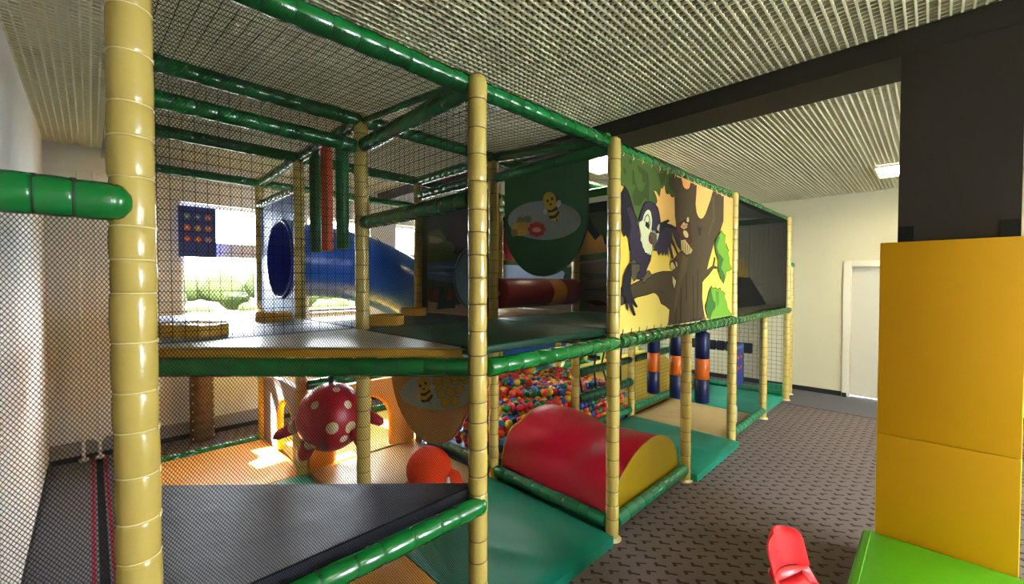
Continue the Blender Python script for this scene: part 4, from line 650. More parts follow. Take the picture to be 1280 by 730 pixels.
# river mural inside, facing the camera side
def panel_x(x, y0, y1, z0, z1, bg, art, label, th=.012):
    mb = MB(); mb.box(x, x + th, y0, y1, z0, z1, bg); o = mb.build('mural_panel'); tag(o, label, 'printed panel')
    a2 = [(c_, [(min(max(u, y0), y1), min(max(v, z0), z1)) for u, v in p]) for c_, p in art]
    mb = MB(); art_layers(mb, a2, lambda u, v, d: (x - d, u, v)); mb.build('printed_picture', o)
    return o
panel_x(XS[2] + .02, YS[1] + .04, YS[2] - .04, 1.392, 2.5, mat('print_dark_forest', (40, 42, 26), .8, .15), ART_RIVER, 'printed river and forest panel at the deck back, beside the blue tube slide')
mb = MB(); cs = []
for k in range(25):
    a = 2 * PI * k / 24
    cs.append(Vector((XS[2] + .005, 2.93 + .24 * math.cos(a), 1.73 + .27 * math.sin(a))))
mb.tube(cs, .014, mat('teal_ring', (24, 84, 74), .4), 8, cap=False)
mb.prism([(2.93 + .23 * math.cos(2 * PI * k / 24), 1.73 + .26 * math.sin(2 * PI * k / 24)) for k in range(24)], lambda u, v, d: (XS[2] + .004 + d, u, v), 0, .006, mat('grey_blue_window', (120, 138, 150), .25))
tag(mb.build('porthole'), 'oval teal-rimmed porthole in the printed river panel', 'porthole')
o = panel_x(XS[3] + .03, YS[0] + .05, YS[2] - .04, 1.392, 2.5, mat('print_orange_sky', (196, 140, 60), .8, .15), ART_VALLEY, 'printed valley panel behind the red and yellow roller')

# bee flaps
def flap(x, y0, y1, zt, zb, mt, art, label, seam):
    cy, r = (y0 + y1) / 2, (y1 - y0) / 2
    poly = [(y0, zt), (y1, zt)]
    zr = zb + r * 1.05
    for k in range(25):
        a = PI * k / 24; poly.append((cy + r * math.cos(a), zr - (zr - zb) * math.sin(a)))
    e = empty('bee_flap', label, 'hanging flap', None, (x, cy, zb))
    mb = MB(); mb.prism(poly, lambda u, v, d: (x + d, u, v), 0, .02, mt); rel(e, mb.build('flap', bevel=.005))
    mb = MB(); art_layers(mb, art, lambda u, v, d: (x - d, u, v), .0006); rel(e, mb.build('printed_picture'))
    mb = MB(); pts = [(x + .01, u, v) for u, v in poly[1:]] + [(x + .01, poly[0][0], poly[0][1])]; mb.tube(pts, .008, seam, 6); rel(e, tag(mb.build('piping'), 'darker edge piping'))
    mb = MB()
    for yy in (y0 + .1, cy, y1 - .1): mb.box(x + .006, x + .014, yy - .02, yy + .02, zt - .01, zt + .05, BLACK)
    rel(e, mb.build('strap'))
FLG = mat('flap_green', (34, 84, 40), .75, .2, bump=(5, .2)); FLO = mat('flap_mustard', (206, 142, 40), .5, bump=(5, .2))
flap(XS[2] - .012, YS[0] + .2, YS[1] - .15, 2.53, 1.745, FLG, ART_BEE_FLOWERS, 'dark green rounded flap with a bee and flowers on a white oval', mat('flap_green_edge', (16, 60, 24), .5))
b2 = [(c_, [(min(u, YS[1] - .16), v if v < 1.25 else 1.25) for u, v in p]) for c_, p in ART_BEE_COMB]
flap(XS[1] + .0, YS[0] + .06, YS[1] - .36, 1.255, .845, FLO, b2, 'mustard orange rounded flap with a bee and honeycomb under the deck', mat('flap_orange_edge', (206, 90, 50), .5))

# striped roller between two posts
e = empty('roller', 'horizontal red roller with a yellow middle band between two posts', 'roller', None, (XS[2], YS[1], 1.6))
def cyl(mb, p0, p1, r, mt, n=24, rnd_=.012):
    p0, p1 = Vector(p0), Vector(p1); t = (p1 - p0).normalized()
    mb.tube([p0, p0 + t * .004, p0 + t * rnd_, p1 - t * rnd_, p1 - t * .004, p1], r, mt, n, radii=[r * .9, r * .97, r, r, r * .97, r * .9])
RR = mat('dark_red_roller', (132, 20, 34), .4, bump=(8, .3)); RY = mat('mustard_roller', (206, 138, 24), .4, bump=(8, .2))
for x0, x1, mt, l in ((XS[2] + .06, XS[2] + .66, RR, 'red padded section'), (XS[2] + .66, XS[2] + .86, RY, 'yellow padded section'), (XS[2] + .86, XS[3] - .06, RR, 'red padded section')):
    mb = MB(); cyl(mb, (x0, YS[1], 1.6), (x1, YS[1], 1.6), .132, mt); rel(e, tag(mb.build('roller_section'), l))
mb = MB(); mb.tube([(XS[2] + .0, YS[1], 1.6), (XS[3], YS[1], 1.6)], .02, METAL, 10); rel(e, mb.build('axle'))

# rounded step cushions on the upper deck
def step(cx, cy, hl, hw, label, yaw=-PI / 4):
    mb = MB(); poly = []
    for k in range(9): a = -PI / 2 + PI * k / 8; poly.append((hl - .06 + .06 * math.cos(a), (hw) * math.sin(a)))
    for k in range(9): a = PI / 2 + PI * k / 8; poly.append((-hl + .06 + .06 * math.cos(a), (hw) * math.sin(a)))
    c, s_ = math.cos(yaw), math.sin(yaw)
    poly = [(cx + u * c - v * s_, cy + u * s_ + v * c) for u, v in poly]
    mb.prism(poly, lambda u, v, d: (u, v, d), 1.391, 1.455, DECKYELLOW)
    tag(mb.build('step_cushion', bevel=.012), label, 'step cushion', 'mustard step cushions on the upper deck')
step(.40, 3.03, .186, .12, 'mustard step cushion nearest the tall front post at the left')
step(1.03, 3.72, .125, .1, 'mustard step cushion under the blue slide panel')
step(1.51, 2.81, .13, .1, 'mustard step cushion right of the inner deck post')
step(2.11, 3.41, .12, .1, 'mustard step cushion at the foot of the river panel')

# tube slide
e = empty('tube_slide', 'large blue tube slide behind a blue entry panel with a round opening', 'slide', None, (XS[1], 4.26, 0))
mb = MB(); R = .345; cy, cz = 4.26, 1.91
N = 40; outer = []; y0, y1, z0, z1 = YS[2] + .045, YS[3] - .045, 1.392, 2.46
ring = [(cy + R * math.cos(2 * PI * k / N), cz + R * math.sin(2 * PI * k / N)) for k in range(N)]
def onrect(a):
    c, s_ = math.cos(a), math.sin(a); tt = min(((y1 - cy) / c if c > 0 else (y0 - cy) / c) if abs(c) > 1e-6 else 9, ((z1 - cz) / s_ if s_ > 0 else (z0 - cz) / s_) if abs(s_) > 1e-6 else 9)
    return (cy + tt * c, cz + tt * s_)
rect = [onrect(2 * PI * k / N) for k in range(N)]
for x, fl in ((XS[1] - .01, 0), (XS[1] + .01, 1)):
    vs = [(x, a, b_) for a, b_ in ring] + [(x, a, b_) for a, b_ in rect]
    mb.add(vs, [(k, (k + 1) % N, N + (k + 1) % N, N + k) for k in range(N)], BLUEPL)
vs = [(XS[1] + s_, a, b_) for s_ in (-.01, .01) for a, b_ in rect]; mb.add(vs, [(k, (k + 1) % N, N + (k + 1) % N, N + k) for k in range(N)], BLUEPL)
PBL = mat('pale_blue_panel', (92, 132, 214), .4, bump=(6, .2)); mb.mats = [PBL]
rel(e, tag(mb.build('entry_panel'), 'lighter blue entry panel'))
path = [(XS[1] - .03, 1.91), (1.6, 1.905), (1.95, 1.86), (2.27, 1.755), (2.5, 1.64), (2.75, 1.475), (3.1, 1.22), (3.5, .98), (4.0, .8), (4.6, .68), (5.1, .6)]
fin = []
for i in range(len(path) - 1):
    for k in range(4):
        t = k / 4; a, b_ = path[i], path[i + 1]; fin.append((a[0] + (b_[0] - a[0]) * t, a[1] + (b_[1] - a[1]) * t))
fin.append(path[-1])
for _ in range(3): fin = [fin[0]] + [((fin[i - 1][0] + fin[i][0] * 2 + fin[i + 1][0]) / 4, (fin[i - 1][1] + fin[i][1] * 2 + fin[i + 1][1]) / 4) for i in range(1, len(fin) - 1)] + [fin[-1]]
mb = MB(); mb.tube([(a, cy, b_) for a, b_ in fin], R, BLUEPL, 36, cap=False)
mb.tube([(a, cy, b_) for a, b_ in fin], R - .012, BLUEDEEP, 36, cap=False); rel(e, mb.build('tube'))
for q in (9, 17, 26, 34):
    mb = MB(); a = fin[q]; a2 = fin[q + 1]; dx, dz = a2[0] - a[0], a2[1] - a[1]; l = math.hypot(dx, dz); dx /= l; dz /= l
    mb.tube([(a[0] - dx * .015, cy, a[1] - dz * .015), (a[0] + dx * .015, cy, a[1] + dz * .015)], R + .02, BLUEPL, 36, cap=False); rel(e, mb.build('flange'))
mb = MB(); cs = []
mb.tube([(XS[1] - .014, cy + (R + .01) * math.cos(2 * PI * k / 36), cz + (R + .01) * math.sin(2 * PI * k / 36)) for k in range(37)], .016, BLUEDEEP, 8, cap=False); rel(e, tag(mb.build('rim'), 'deep blue rim of the opening'))

# hanging rolls
def hanging(name, x, y, zt, zb, bands, r, label, group, top=None):
    e = empty(name, label, 'punch roll' if r > .05 else 'hanging roll', group, (x, y, zb))
    z = zb
    for h, mt, l in bands:
        mb = MB(); cyl(mb, (x, y, z), (x, y, z + h), r, mt, 20, .006); rel(e, tag(mb.build('roll_section'), l)); z += h
    mb = MB(); mb.tube([(x, y, z - .002), (x, y, z + .02), (x, y, zt)], r * .5, BLACK if r < .05 else NAVY, 10, radii=[r * .8, r * .45, r * .35]); rel(e, mb.build('strap'))
HG = mat('hanging_green', (30, 96, 44), .5, bump=(9, .2)); HO = mat('hanging_orange', (196, 78, 34), .5, bump=(9, .2))
hanging('hanging_roll', XS[1] + .0, 3.43, 2.72, 1.93, [(.76, HG, None)], .042, 'thin green roll hanging left of the orange one above the deck', 'thin rolls hanging above the deck')
hanging('hanging_roll', XS[1] + .0, 3.20, 2.72, 1.93, [(.76, HO, None)], .042, 'thin orange roll hanging between two green ones above the deck', 'thin rolls hanging above the deck')
hanging('hanging_roll', XS[1] + .0, 2.93, 2.72, 1.93, [(.76, HG, None)], .044, 'thin green roll hanging right of the orange one above the deck', 'thin rolls hanging above the deck')
for y, l in ((1.78, 'navy and orange punch roll nearest the front posts'), (2.07, 'navy and orange punch roll hanging in the middle of three'), (2.345, 'navy and orange punch roll hanging farthest back of three')):
    hanging('punch_roll', XS[4], y, 1.29, .375, [(.26, NAVY, 'navy bottom band'), (.225, ORANGE, 'orange band'), (.285, NAVY, 'navy top band')], .073, l, 'navy and orange punch rolls')

# ------------------------------------------------------------------ lower level floor mats
def mat_obj(x0, x1, y0, y1, z1, mt, label, z0=.001, bev=.015, name='floor_mat', wr=True):
    nx, ny = 24, 24; mb = MB()
    vs = []
    for j in range(ny + 1):
        for i in range(nx + 1):
            u, v = i / nx, j / ny; x, y = x0 + (x1 - x0) * u, y0 + (y1 - y0) * v
            ed = min(u, 1 - u, v, 1 - v); z = z1 - (.012 if ed < 1e-6 else 0)
            if wr and ed > 0: z += .004 * math.sin(9 * x + 5 * y) * min(1, ed * 8) + .007 * math.exp(-((x - x0 - .62 + .5 * (y - y0)) / .035) ** 2) * min(1, ed * 5)
            vs.append((x, y, z))
    n1 = len(vs)
    fs = [(j * (nx + 1) + i, j * (nx + 1) + i + 1, (j + 1) * (nx + 1) + i + 1, (j + 1) * (nx + 1) + i) for j in range(ny) for i in range(nx)]
    mb.add(vs, fs, mt, True)
    per = [(x0, y0), (x1, y0), (x1, y1), (x0, y1)]
    mb.add([(x, y, z1 - .012) for x, y in per] + [(x, y, z0) for x, y in per], [(4, 5, 1, 0), (5, 6, 2, 1), (6, 7, 3, 2), (7, 4, 0, 3), (7, 6, 5, 4)], mt)
    return tag(mb.build(name), label, 'floor mat', 'padded mats on the frame floor')
mat_obj(1.31, 2.345, 1.425, 2.60, .075, GREENMAT, 'teal green floor mat in front of the red hump')
mat_obj(.12, 1.305, 1.50, 2.62, .07, ORANGEMAT, 'orange floor mat under the raised black mat')
mat_obj(.12, 1.27, 2.65, 3.785, .07, TEALMAT, 'teal floor mat under the hanging red octopus')
mat_obj(.12, 1.27, 3.80, 4.93, .07, ORANGEMAT, 'orange floor mat in the sunlit back corner by the green floor rail')
mat_obj(1.31, 2.345, 2.65, 3.785, .07, BEIGEMAT, 'beige floor mat beneath the orange-red plush ball')
mat_obj(1.29, 4.7, 3.83, 4.92, .07, YELLOWMAT, 'long yellow floor mat behind the orange arch panel')
mat_obj(3.60, 4.68, 1.385, 2.58, .075, GREENMAT, 'green floor mat between the red hump and the beige mat')
mat_obj(4.69, 5.78, 1.56, 2.58, .07, BEIGEMAT, 'beige floor mat below the navy and orange rolls')
mat_obj(5.79, 7.0, 1.50, 2.58, .072, TEALMAT, 'teal floor mat at the far right end of the frame')
mb = MB(); mb.prism([(2.70, .002), (2.70, .10), (3.30, .45), (3.77, .45), (3.77, .002)][::-1], lambda u, v, d: (d, u, v), 4.80, 6.98, YELLOWMAT)
tag(mb.build('soft_ramp', bevel=.015), 'yellow soft ramp seen through the square net behind the punch rolls', 'soft ramp')
mat_obj(4.80, 7.0, 3.83, 4.92, .08, TEALMAT, 'teal floor mat in the far back corner')

# red hump with yellow ends
e = empty('play_hump', 'red half-round soft hump with a yellow front end', 'soft hump', None, (3.0, 2.05, 0))
mb = MB(); cs = []; NS = 28
def hump_pt(k, y):
    t = k / NS; a = PI * t; yy = (y - 1.53) / 1.05
    x = 3.0 + .545 * -math.cos(a); x += .06 * math.sin(a) * (1 - yy)
    h = .415 + .06 * yy + -.05 * math.exp(-((yy - .45) / .22) ** 2)
    z = .06 + h * math.sin(a) ** .92 + .006 * math.sin(14 * y + 3 * a)
    if t < .3: z += .07 * yy * math.sin(PI * t / .3)
    return (x, y, z)
M_ = 26
rows = [[hump_pt(k, 1.53 + 1.05 * j / M_) for k in range(NS + 1)] for j in range(M_ + 1)]
vs = [p for r in rows for p in r]; w_ = NS + 1
mb.add(vs, [(j * w_ + k, j * w_ + k + 1, (j + 1) * w_ + k + 1, (j + 1) * w_ + k) for j in range(M_) for k in range(NS)], RED, True)
rel(e, tag(mb.build('cover'), 'red curved cover'))
for y, l in ((1.53, 'yellow front end'), (2.58, 'yellow back end')):
    mb = MB(); pr = [hump_pt(k, y) for k in range(NS + 1)]
    mb.prism([(p[0], p[2]) for p in pr], lambda u, v, d: (u, y + d, v), -.004, .004, OLIVE)
    mb.tube(pr, .006, OLIVE, 6); rel(e, tag(mb.build('end_panel'), l))
mb = MB(); mb.box(2.44, 3.56, 1.53, 2.58, .002, .062, GREENMAT); rel(e, mb.build('base'))

# raised black mat on the front triangle
mb = MB(); tri = [(XS[0] + .05, YS[0] + .03), (XS[1] - .02, YS[0] + .03), (XS[0] + .05, YS[1] - .06)]
mb.prism(tri, lambda u, v, d: (u, v, d), .68, .757, BLACKVINYL); o = mb.build('black_mat', bevel=.012); tag(o, 'black padded triangular mat raised behind the low green front rail', 'raised mat')
mb = MB(); mb.tube([(XS[0] + .05, YS[0] + .024, .748), (XS[1] - .02, YS[0] + .024, .748)], .004, BLACK, 6); mb.build('seam', o)

# arch panels
def arch_panel(fn, u0, u1, h, a0, a1, ah, mt, label, th, edge=None, post_mt=None):
    mb = MB(); c = (a0 + a1) / 2; r = (a1 - a0) / 2
    arc = [(c + r * math.cos(PI * k / 16), (ah - r) + r * math.sin(PI * k / 16)) for k in range(17)]
    poly = [(u0, .072), (u0, h), (u1, h), (u1, .072), (a1, .072)] + arc + [(a0, .072)]
    mb.prism(poly[::-1], fn, 0, th, mt)
    e = empty('arch_panel', label, 'arch panel', None, fn((u0 + u1) / 2, 0, 0))
    rel(e, mb.build('panel', bevel=.004))
    mb = MB(); pts = [(a1, .08)] + arc + [(a0, .08)]
    mb.tube([fn(u, v, th / 2) for u, v in pts], th * .62, edge or mt, 8); rel(e, tag(mb.build('arch_edge'), 'padded arch edge'))
    return e
arch_panel(lambda u, v, d: (XS[1] + d, u, v), YS[2] + .05, YS[3] - .05, .77, 4.02, 4.46, .60, GREYPANEL, 'low grey crawl-through panel with a yellow arch near the back windows', .05, YELLOWMAT)
ee = arch_panel(lambda u, v, d: (u, YS[2] + d, v), XS[1] + .06, XS[2] - .06, .75, 1.52, 2.12, .64, mat('bright_orange_panel', (238, 146, 24), .45), 'low orange crawl-through panel with an arch opening under the deck', .06)
mb = MB(); mb.tube([(XS[1] + .03, YS[3] - .02, .07), (XS[1] + .03, YS[3] - .02, .78)], .035, YELLOWMAT, 12); tag(mb.build('yellow_post_pad'), 'yellow padded corner strip at the grey arch panel', 'post pad')

# octopus
oc = Vector((1.282, 3.232, .672))
toc = (Vector((0, 0, 1.695)) - oc).normalized(); rr_ = Vector((1, -1, 0)).normalized(); uu_ = rr_.cross(-toc).normalized() * 1
e = empty('octopus_toy', 'dark red octopus ball with cream dots hanging under the deck', 'hanging toy', None, tuple(oc))
mb = MB(); mb.ellipsoid(oc, (.245, .245, .255), OCTO, 40, 28)
def capdot(mb, c, rad, n, r, mt):
    n = n.normalized(); a = n.cross(Vector((0, 0, 1))); a = a.normalized() if a.length > .1 else Vector((1, 0, 0)); b_ = n.cross(a)
    vs = [c + Vector((n.x * rad[0], n.y * rad[1], n.z * rad[2])) * 1.006]; fs = []
    for ri in range(1, 4):
        for k in range(16):
            t = r * ri / 3; d = (n * math.cos(t) + (a * math.cos(2 * PI * k / 16) + b_ * math.sin(2 * PI * k / 16)) * math.sin(t))
            vs.append(c + Vector((d.x * rad[0], d.y * rad[1], d.z * rad[2])) * 1.006)
    for k in range(16): fs.append((0, 1 + k, 1 + (k + 1) % 16))
    for ri in (0, 1):
        for k in range(16): fs.append((1 + ri * 16 + k, 1 + (ri + 1) * 16 + k, 1 + (ri + 1) * 16 + (k + 1) % 16, 1 + ri * 16 + (k + 1) % 16))
    mb.add(vs, fs, mt, True)
dots = [(-18, -10, 4.8), (2.6, 14, 7), (21.5, -15, 5), (2.6, -31, 4.5), (29, 14.5, 7), (-36, 8, 6), (24, -31, 4), (-20, -30, 4), (-17, 31, 4.5), (20, 28, 5)]
def dirpx(dx, dy):
    x, y = dx / 41., dy / 41.; z = math.sqrt(max(.02, 1 - x * x - y * y)); return (rr_ * x - uu_ * y * (1 if uu_.z > 0 else -1) + toc * z).normalized()
for dx, dy, r in dots: capdot(mb, oc, (.245, .245, .255), dirpx(dx, dy), r / 41 * 1.02, CREAM)
for q in range(9):
    a = q * 2.4; capdot(mb, oc, (.245, .245, .255), (-toc + rr_ * math.cos(a) * 1.1 + Vector((0, 0, 1)) * math.sin(a) * 1.0), .13, CREAM)
rel(e, mb.build('body'))
def arm(pts, radii, dot=None):
    mb = MB(); P = [oc + rr_ * (a / 164.) + Vector((0, 0, -1)) * (b_ / 164.) + toc * c for a, b_, c in pts]
    # smooth
    Q = []; rq = []
    for i in range(len(P) - 1):
        for k in range(5):
            t = k / 5; Q.append(P[i].lerp(P[i + 1], t)); rq.append(radii[i] + (radii[i + 1] - radii[i]) * t)
    Q.append(P[-1]); rq.append(radii[-1] * .4)
    for _ in range(2): Q = [Q[0]] + [(Q[i - 1] + Q[i] * 2 + Q[i + 1]) / 4 for i in range(1, len(Q) - 1)] + [Q[-1]]
    mb.tube(Q, .05, OCTO, 14, radii=rq)
    if dot: mb.ellipsoid(P[1] + toc * radii[1] * .62, (.035, .035, .045), CREAM, 12, 8)
    rel(e, mb.build('arm'))
arm([(-30, 2, .0), (-48, 14, .02), (-72, 27, .03)], [.06, .05, .03], 1)
arm([(-20, 20, .1), (-27, 33, .14), (-36, 53, .15)], [.07, .06, .042], 1)
arm([(30, 15, .1), (35, 27, .12), (38, 42, .13)], [.06, .05, .034])
arm([(34, -8, -.06), (52, 2, -.06), (66, 9, -.06)], [.055, .045, .03])
arm([(0, 10, -.16), (8, 24, -.24), (10, 34, -.3)], [.055, .045, .03])
arm([(-20, 5, -.16), (-30, 18, -.24), (-36, 28, -.3)], [.055, .045, .03])
mb = MB(); mb.box(oc.x - .018, oc.x + .018, oc.y - .004, oc.y + .004, oc.z + .25, 1.27, BLACK); rel(e, mb.build('strap'))

# plush ball figure
pc = Vector((1.67, 2.50, .375)); e = empty('plush_toy', 'orange-red round plush figure sitting behind the black mat', 'plush toy', None, (pc.x, pc.y, .07))
toc2 = (Vector((0, 0, 1.695)) - pc).normalized()
mb = MB(); mb.ellipsoid(pc, (.158, .158, .155), PLUSH, 28, 20); rel(e, mb.build('head'))
mb = MB(); mb.ellipsoid(pc + Vector((0, 0, -.19)), (.15, .15, .13), PLUSH, 24, 16); rel(e, mb.build('body'))
mb = MB(); mb.tube([pc + rr_ * .1 + Vector((0, 0, -.03)), pc + rr_ * .17 + Vector((0, 0, -.07)) + toc2 * .04, pc + rr_ * .22 + Vector((0, 0, -.13)) + toc2 * .05], .06, PLUSH, 14, radii=[.05, .06, .03]); rel(e, mb.build('arm'))
mb = MB(); mb.tube([pc - rr_ * .08 + Vector((0, 0, -.12)), pc - rr_ * .14 + Vector((0, 0, -.13)) + toc2 * .06, pc - rr_ * .19 + Vector((0, 0, -.17)) + toc2 * .1], .05, PLUSH, 14, radii=[.05, .045, .025]); rel(e, mb.build('arm'))
mb = MB(); mb.ellipsoid(pc + rr_ * .135 + Vector((0, 0, -.10)) + toc2 * .085, (.022, .022, .045), WHITE, 14, 10); rel(e, tag(mb.build('patch'), 'white patch'))

# ------------------------------------------------------------------ ball pit
BC = [((204, 32, 44), 'red'), ((224, 72, 34), 'orange'), ((226, 184, 42), 'yellow'), ((22, 110, 56), 'green'), ((34, 72, 160), 'blue'), ((40, 120, 200), 'light blue'), ((24, 44, 100), 'dark blue')]
BW_ = [6, 5, 6, 5, 3, 2, 2]
bmats = [mat('ball_' + n.replace(' ', '_'), c_, .3, .5, coat=.2, gain=1.1) for c_, n in BC]
BR_ = .037
def ball_mesh(i):
    mb = MB(); mb.ellipsoid((0, 0, 0), (BR_, BR_, BR_), bmats[i], 16, 10); o = mb.build('plastic_ball'); return o
def surf(x, y):
    """height of the heap"""
    u = (x - XS[2]) / 2.32; v = (y - YS[1]) / 1.16
    z = .40 + .12 * math.sin(PI * min(1, max(0, u * 1.25))) + .10 * v - .15 * math.exp(-(u / .07) ** 2) * (1 - .4 * v) + .03 * math.sin(5 * x + 3 * y) - .07 * max(0, u - .75)
    if v < .25: z -= .12 * (1 - v / .25) * (1 if u > .5 else .25)
    return z
balls = []
dx = BR_ * 2.02; dyy = dx * .87; dzz = dx * .82
L_ = 0; z = .10
while z < .75:
    j = 0; y = YS[1] + .055 + (L_ % 2) * dyy * .33
    while y < YS[2] - .04:
        x = XS[2] + .06 + (j % 2) * dx / 2 + (L_ % 2) * dx / 2
        while x < XS[4] - .04:
            s_ = surf(x, y)
            if z < s_:
                top = z > s_ - dzz * 1.7; fr = y < YS[1] + .055 + dyy * 1.2 and x > XS[3] - .1 and z > .13; lf = x < XS[2] + .06 + dx * 1.1 and y < YS[1] + .8 and z > .15
                if top or fr or lf: balls.append((x + rnd.uniform(-.006, .006), y + rnd.uniform(-.006, .006), z + rnd.uniform(-.006, .012) if top else z))
            x += dx
        y += dyy; j += 1
    z += dzz; L_ += 1
cam0 = Vector((0, 0, 1.695))
def seen(p):
    """rough test of what hides a ball from the play area entrance: hump and mats"""
    q = Vector(p); d = q - cam0
    t = (2.5 - cam0.y) / d.y; h = cam0 + d * t
    if 2.45 < h.x < 3.55:
        zz = .06 + .47 * max(0, 1 - ((h.x - 3.0) / .56) ** 2) ** .5
        if h.z < zz - .02: return False
    return True
vis = [p for p in balls if seen(p)]; hid = [p for p in balls if not seen(p)]
vis.sort(key=lambda p: (Vector(p) - cam0).length - .25 * p[2])
protos = {}
places = lambda p: ('by the front edge' if p[1] < YS[1] + .3 else 'in the middle' if p[1] < YS[1] + .75 else 'at the back') + (', left end' if p[0] < XS[2] + .75 else ', right end' if p[0] > XS[3] + .35 else ', middle')
for n_, p in enumerate(vis[:298]):
    ci = rnd.choices(range(7), BW_)[0]
    if ci not in protos:
        o = ball_mesh(ci); protos[ci] = o
    else:
        o = protos[ci].copy(); C.objects.link(o)
    o.location = p
    tag(o, '%s plastic ball in the ball pit, %s' % (BC[ci][1], places(p)), 'ball', '%s balls of the ball pit, %s' % (BC[ci][1], places(p)))
mb = MB()
for p in vis[298:] + hid:
    mb.ellipsoid(p, (BR_, BR_, BR_), bmats[rnd.choices(range(7), BW_)[0]], 12, 8)
tag(mb.build('plastic_balls'), 'remaining mixed plastic balls deeper and farther back in the ball pit', 'balls', kind='stuff')
mb = MB(); mb.box(XS[2] + .05, XS[4] - .05, YS[1] + .06, YS[2] - .06, .002, .07, BLUEPL)
tag(mb.build('pit_base'), 'blue padded base under the balls of the ball pit', 'pit base')

# black climbing ropes over the green bolster
for x, y2, l in ((3.72, .05, 'nearest the ball pit post'), (3.98, .02, 'second from the ball pit post'), (4.22, .08, 'slanting in the middle of the opening'), (4.5, .0, 'nearest the square net')):
    mb = MB(); pts = [(x, YS[1], 1.27), (x + .01, YS[1] + y2 * .5, 1.0), (x - .03, YS[1] + y2, .74), (x - .02, YS[1] + .0, .515)]
    mb.tube(pts, .011, BLACK, 8); tag(mb.build('climbing_rope'), 'thin black rope above the green bolster, ' + l, 'rope', 'black ropes above the green bolster')

# black bumper bar and game board at the right end
mb = MB()
for q in range(7):
    y = 1.9 + q * .13; mb.box(XS[6] - .09, XS[6] - .04, y, y + .115, .63, .78, BLACK)
mb.box(XS[6] - .075, XS[6] - .05, 1.9, 2.8, .65, .76, BLACK)
tag(mb.build('bumper_bar', bevel=.012), 'black segmented bumper bar on the net at the right end', 'bumper')
GB = mat('board_blue', (44, 62, 160), .4); mb = MB(); mb.box(6.30, 6.77, 1.95, 1.975, .20, .815, GB)
o = mb.build('game_board', bevel=.004); tag(o, 'blue game board with round red and white icons above the teal mat', 'game board')
mb = MB()
for q in range(3):
    for r_ in range(2):
        for dx_, cc in ((0, (214, 90, 70)), (.03, (226, 200, 200))):
            cx, cz = 6.40 + q * .12, .62 - r_ * .15; rad = .042 - dx_ * .7
            mb.flat([(cx + rad * math.cos(2 * PI * k / 14), cz + rad * math.sin(2 * PI * k / 14)) for k in range(14)], lambda u, v, d: (u, 1.949 - d, v), .0005 + dx_ * .03, artmat(cc))
mb.flat([(6.34, .74), (6.73, .74), (6.73, .79), (6.34, .79)], lambda u, v, d: (u, 1.949 - d, v), .0008, artmat((120, 160, 210)))
mb.build('printed_icons', o)
mb = MB(); mb.box(4.79, 4.99, YS[0] + .02, YS[0] + .024, .17, .34, WHITE); tag(mb.build('notice_card'), 'small white card tied to the net beside the third tall post', 'card')

# soft wedge on the upper deck
DKW = mat('black_wedge_vinyl', (30, 28, 24), .5, bump=(5, .2)); e = empty('soft_wedge', 'black soft wedge with a yellow cap on the upper deck at the right', 'soft wedge', None, (5.9, 1.75, 1.39))
bx = lambda x0, x1, y0, y1, z0, X0, X1, Y0_, Y1_, z1, mt: mb.add([(x0, y0, z0), (x1, y0, z0), (x1, y1, z0), (x0, y1, z0), (X0, Y0_, z1), (X1, Y0_, z1), (X1, Y1_, z1), (X0, Y1_, z1)], [(3, 2, 1, 0), (4, 5, 6, 7), (0, 1, 5, 4), (1, 2, 6, 5), (2, 3, 7, 6), (3, 0, 4, 7)], mt)
mb = MB(); bx(4.95, 6.62, 1.62, 2.55, 1.391, 5.02, 5.98, 1.655, 2.5, 1.76, DKW); rel(e, tag(mb.build('body', bevel=.015), 'black sloped body'))
mb = MB(); bx(5.02, 5.97, 1.66, 2.5, 1.762, 5.1, 5.86, 1.70, 2.45, 2.0, YELLOWMAT); rel(e, tag(mb.build('cap', bevel=.015), 'yellow sloped cap'))

# poster on the back window, pipes, brown bolster
mb = MB(); mb.box(.675, 1.015, WY1 - .03, WY1 - .018, 1.975, 2.53, POSTER); o = mb.build('poster'); tag(o, 'dark blue poster with a grid of flower-like icons hanging at the back window', 'poster')
mb = MB(); cl = [(110, 150, 130), (96, 116, 160), (206, 120, 100), (226, 110, 60), (196, 150, 90), (200, 130, 110), (220, 90, 50), (230, 100, 50), (180, 140, 160)]
for r_ in range(3):
    for q in range(3):
        cx, cz = .75 + q * .095, 2.42 - r_ * .125
        for k in range(6):
            a = k * PI / 3; mb.flat([(cx + .02 * math.cos(a) + .014 * math.cos(2 * PI * w2 / 8), cz + .022 * math.sin(a) + .014 * math.sin(2 * PI * w2 / 8)) for w2 in range(8)], lambda u, v, d: (u, WY1 - .031 - d, v), .0005 + k * .0001, artmat(cl[r_ * 3 + q]))
        mb.flat([(cx + .012 * math.cos(2 * PI * w2 / 8), cz + .012 * math.sin(2 * PI * w2 / 8)) for w2 in range(8)], lambda u, v, d: (u, WY1 - .031 - d, v), .002, artmat((230, 210, 150)))
mb.build('printed_icons', o)
for x, l in ((-.075, 'white vertical heating pipe nearest the left wall corner'), (.035, 'white vertical heating pipe with a side branch near the floor')):
    mb = MB(); mb.tube([(x, WY1 - .13, 0.0), (x, WY1 - .13, 2.74)], .013, WHITE, 10); mb.tube([(x, WY1 - .13, 0), (x, WY1 - .13, .02)], .035, WHITE, 14)
    if x > 0:
        mb.tube([(x, WY1 - .13, .16), (x - .07, WY1 - .13, .24), (x - .10, WY1 - .13, .25)], .012, WHITE, 8); mb.tube([(x, WY1 - .13, .16), (x + .08, WY1 - .13, .26), (x + .3, WY1 - .13, .28)], .012, WHITE, 8)
    tag(mb.build('heating_pipe'), l, 'pipe')
mb = MB(); cs = []
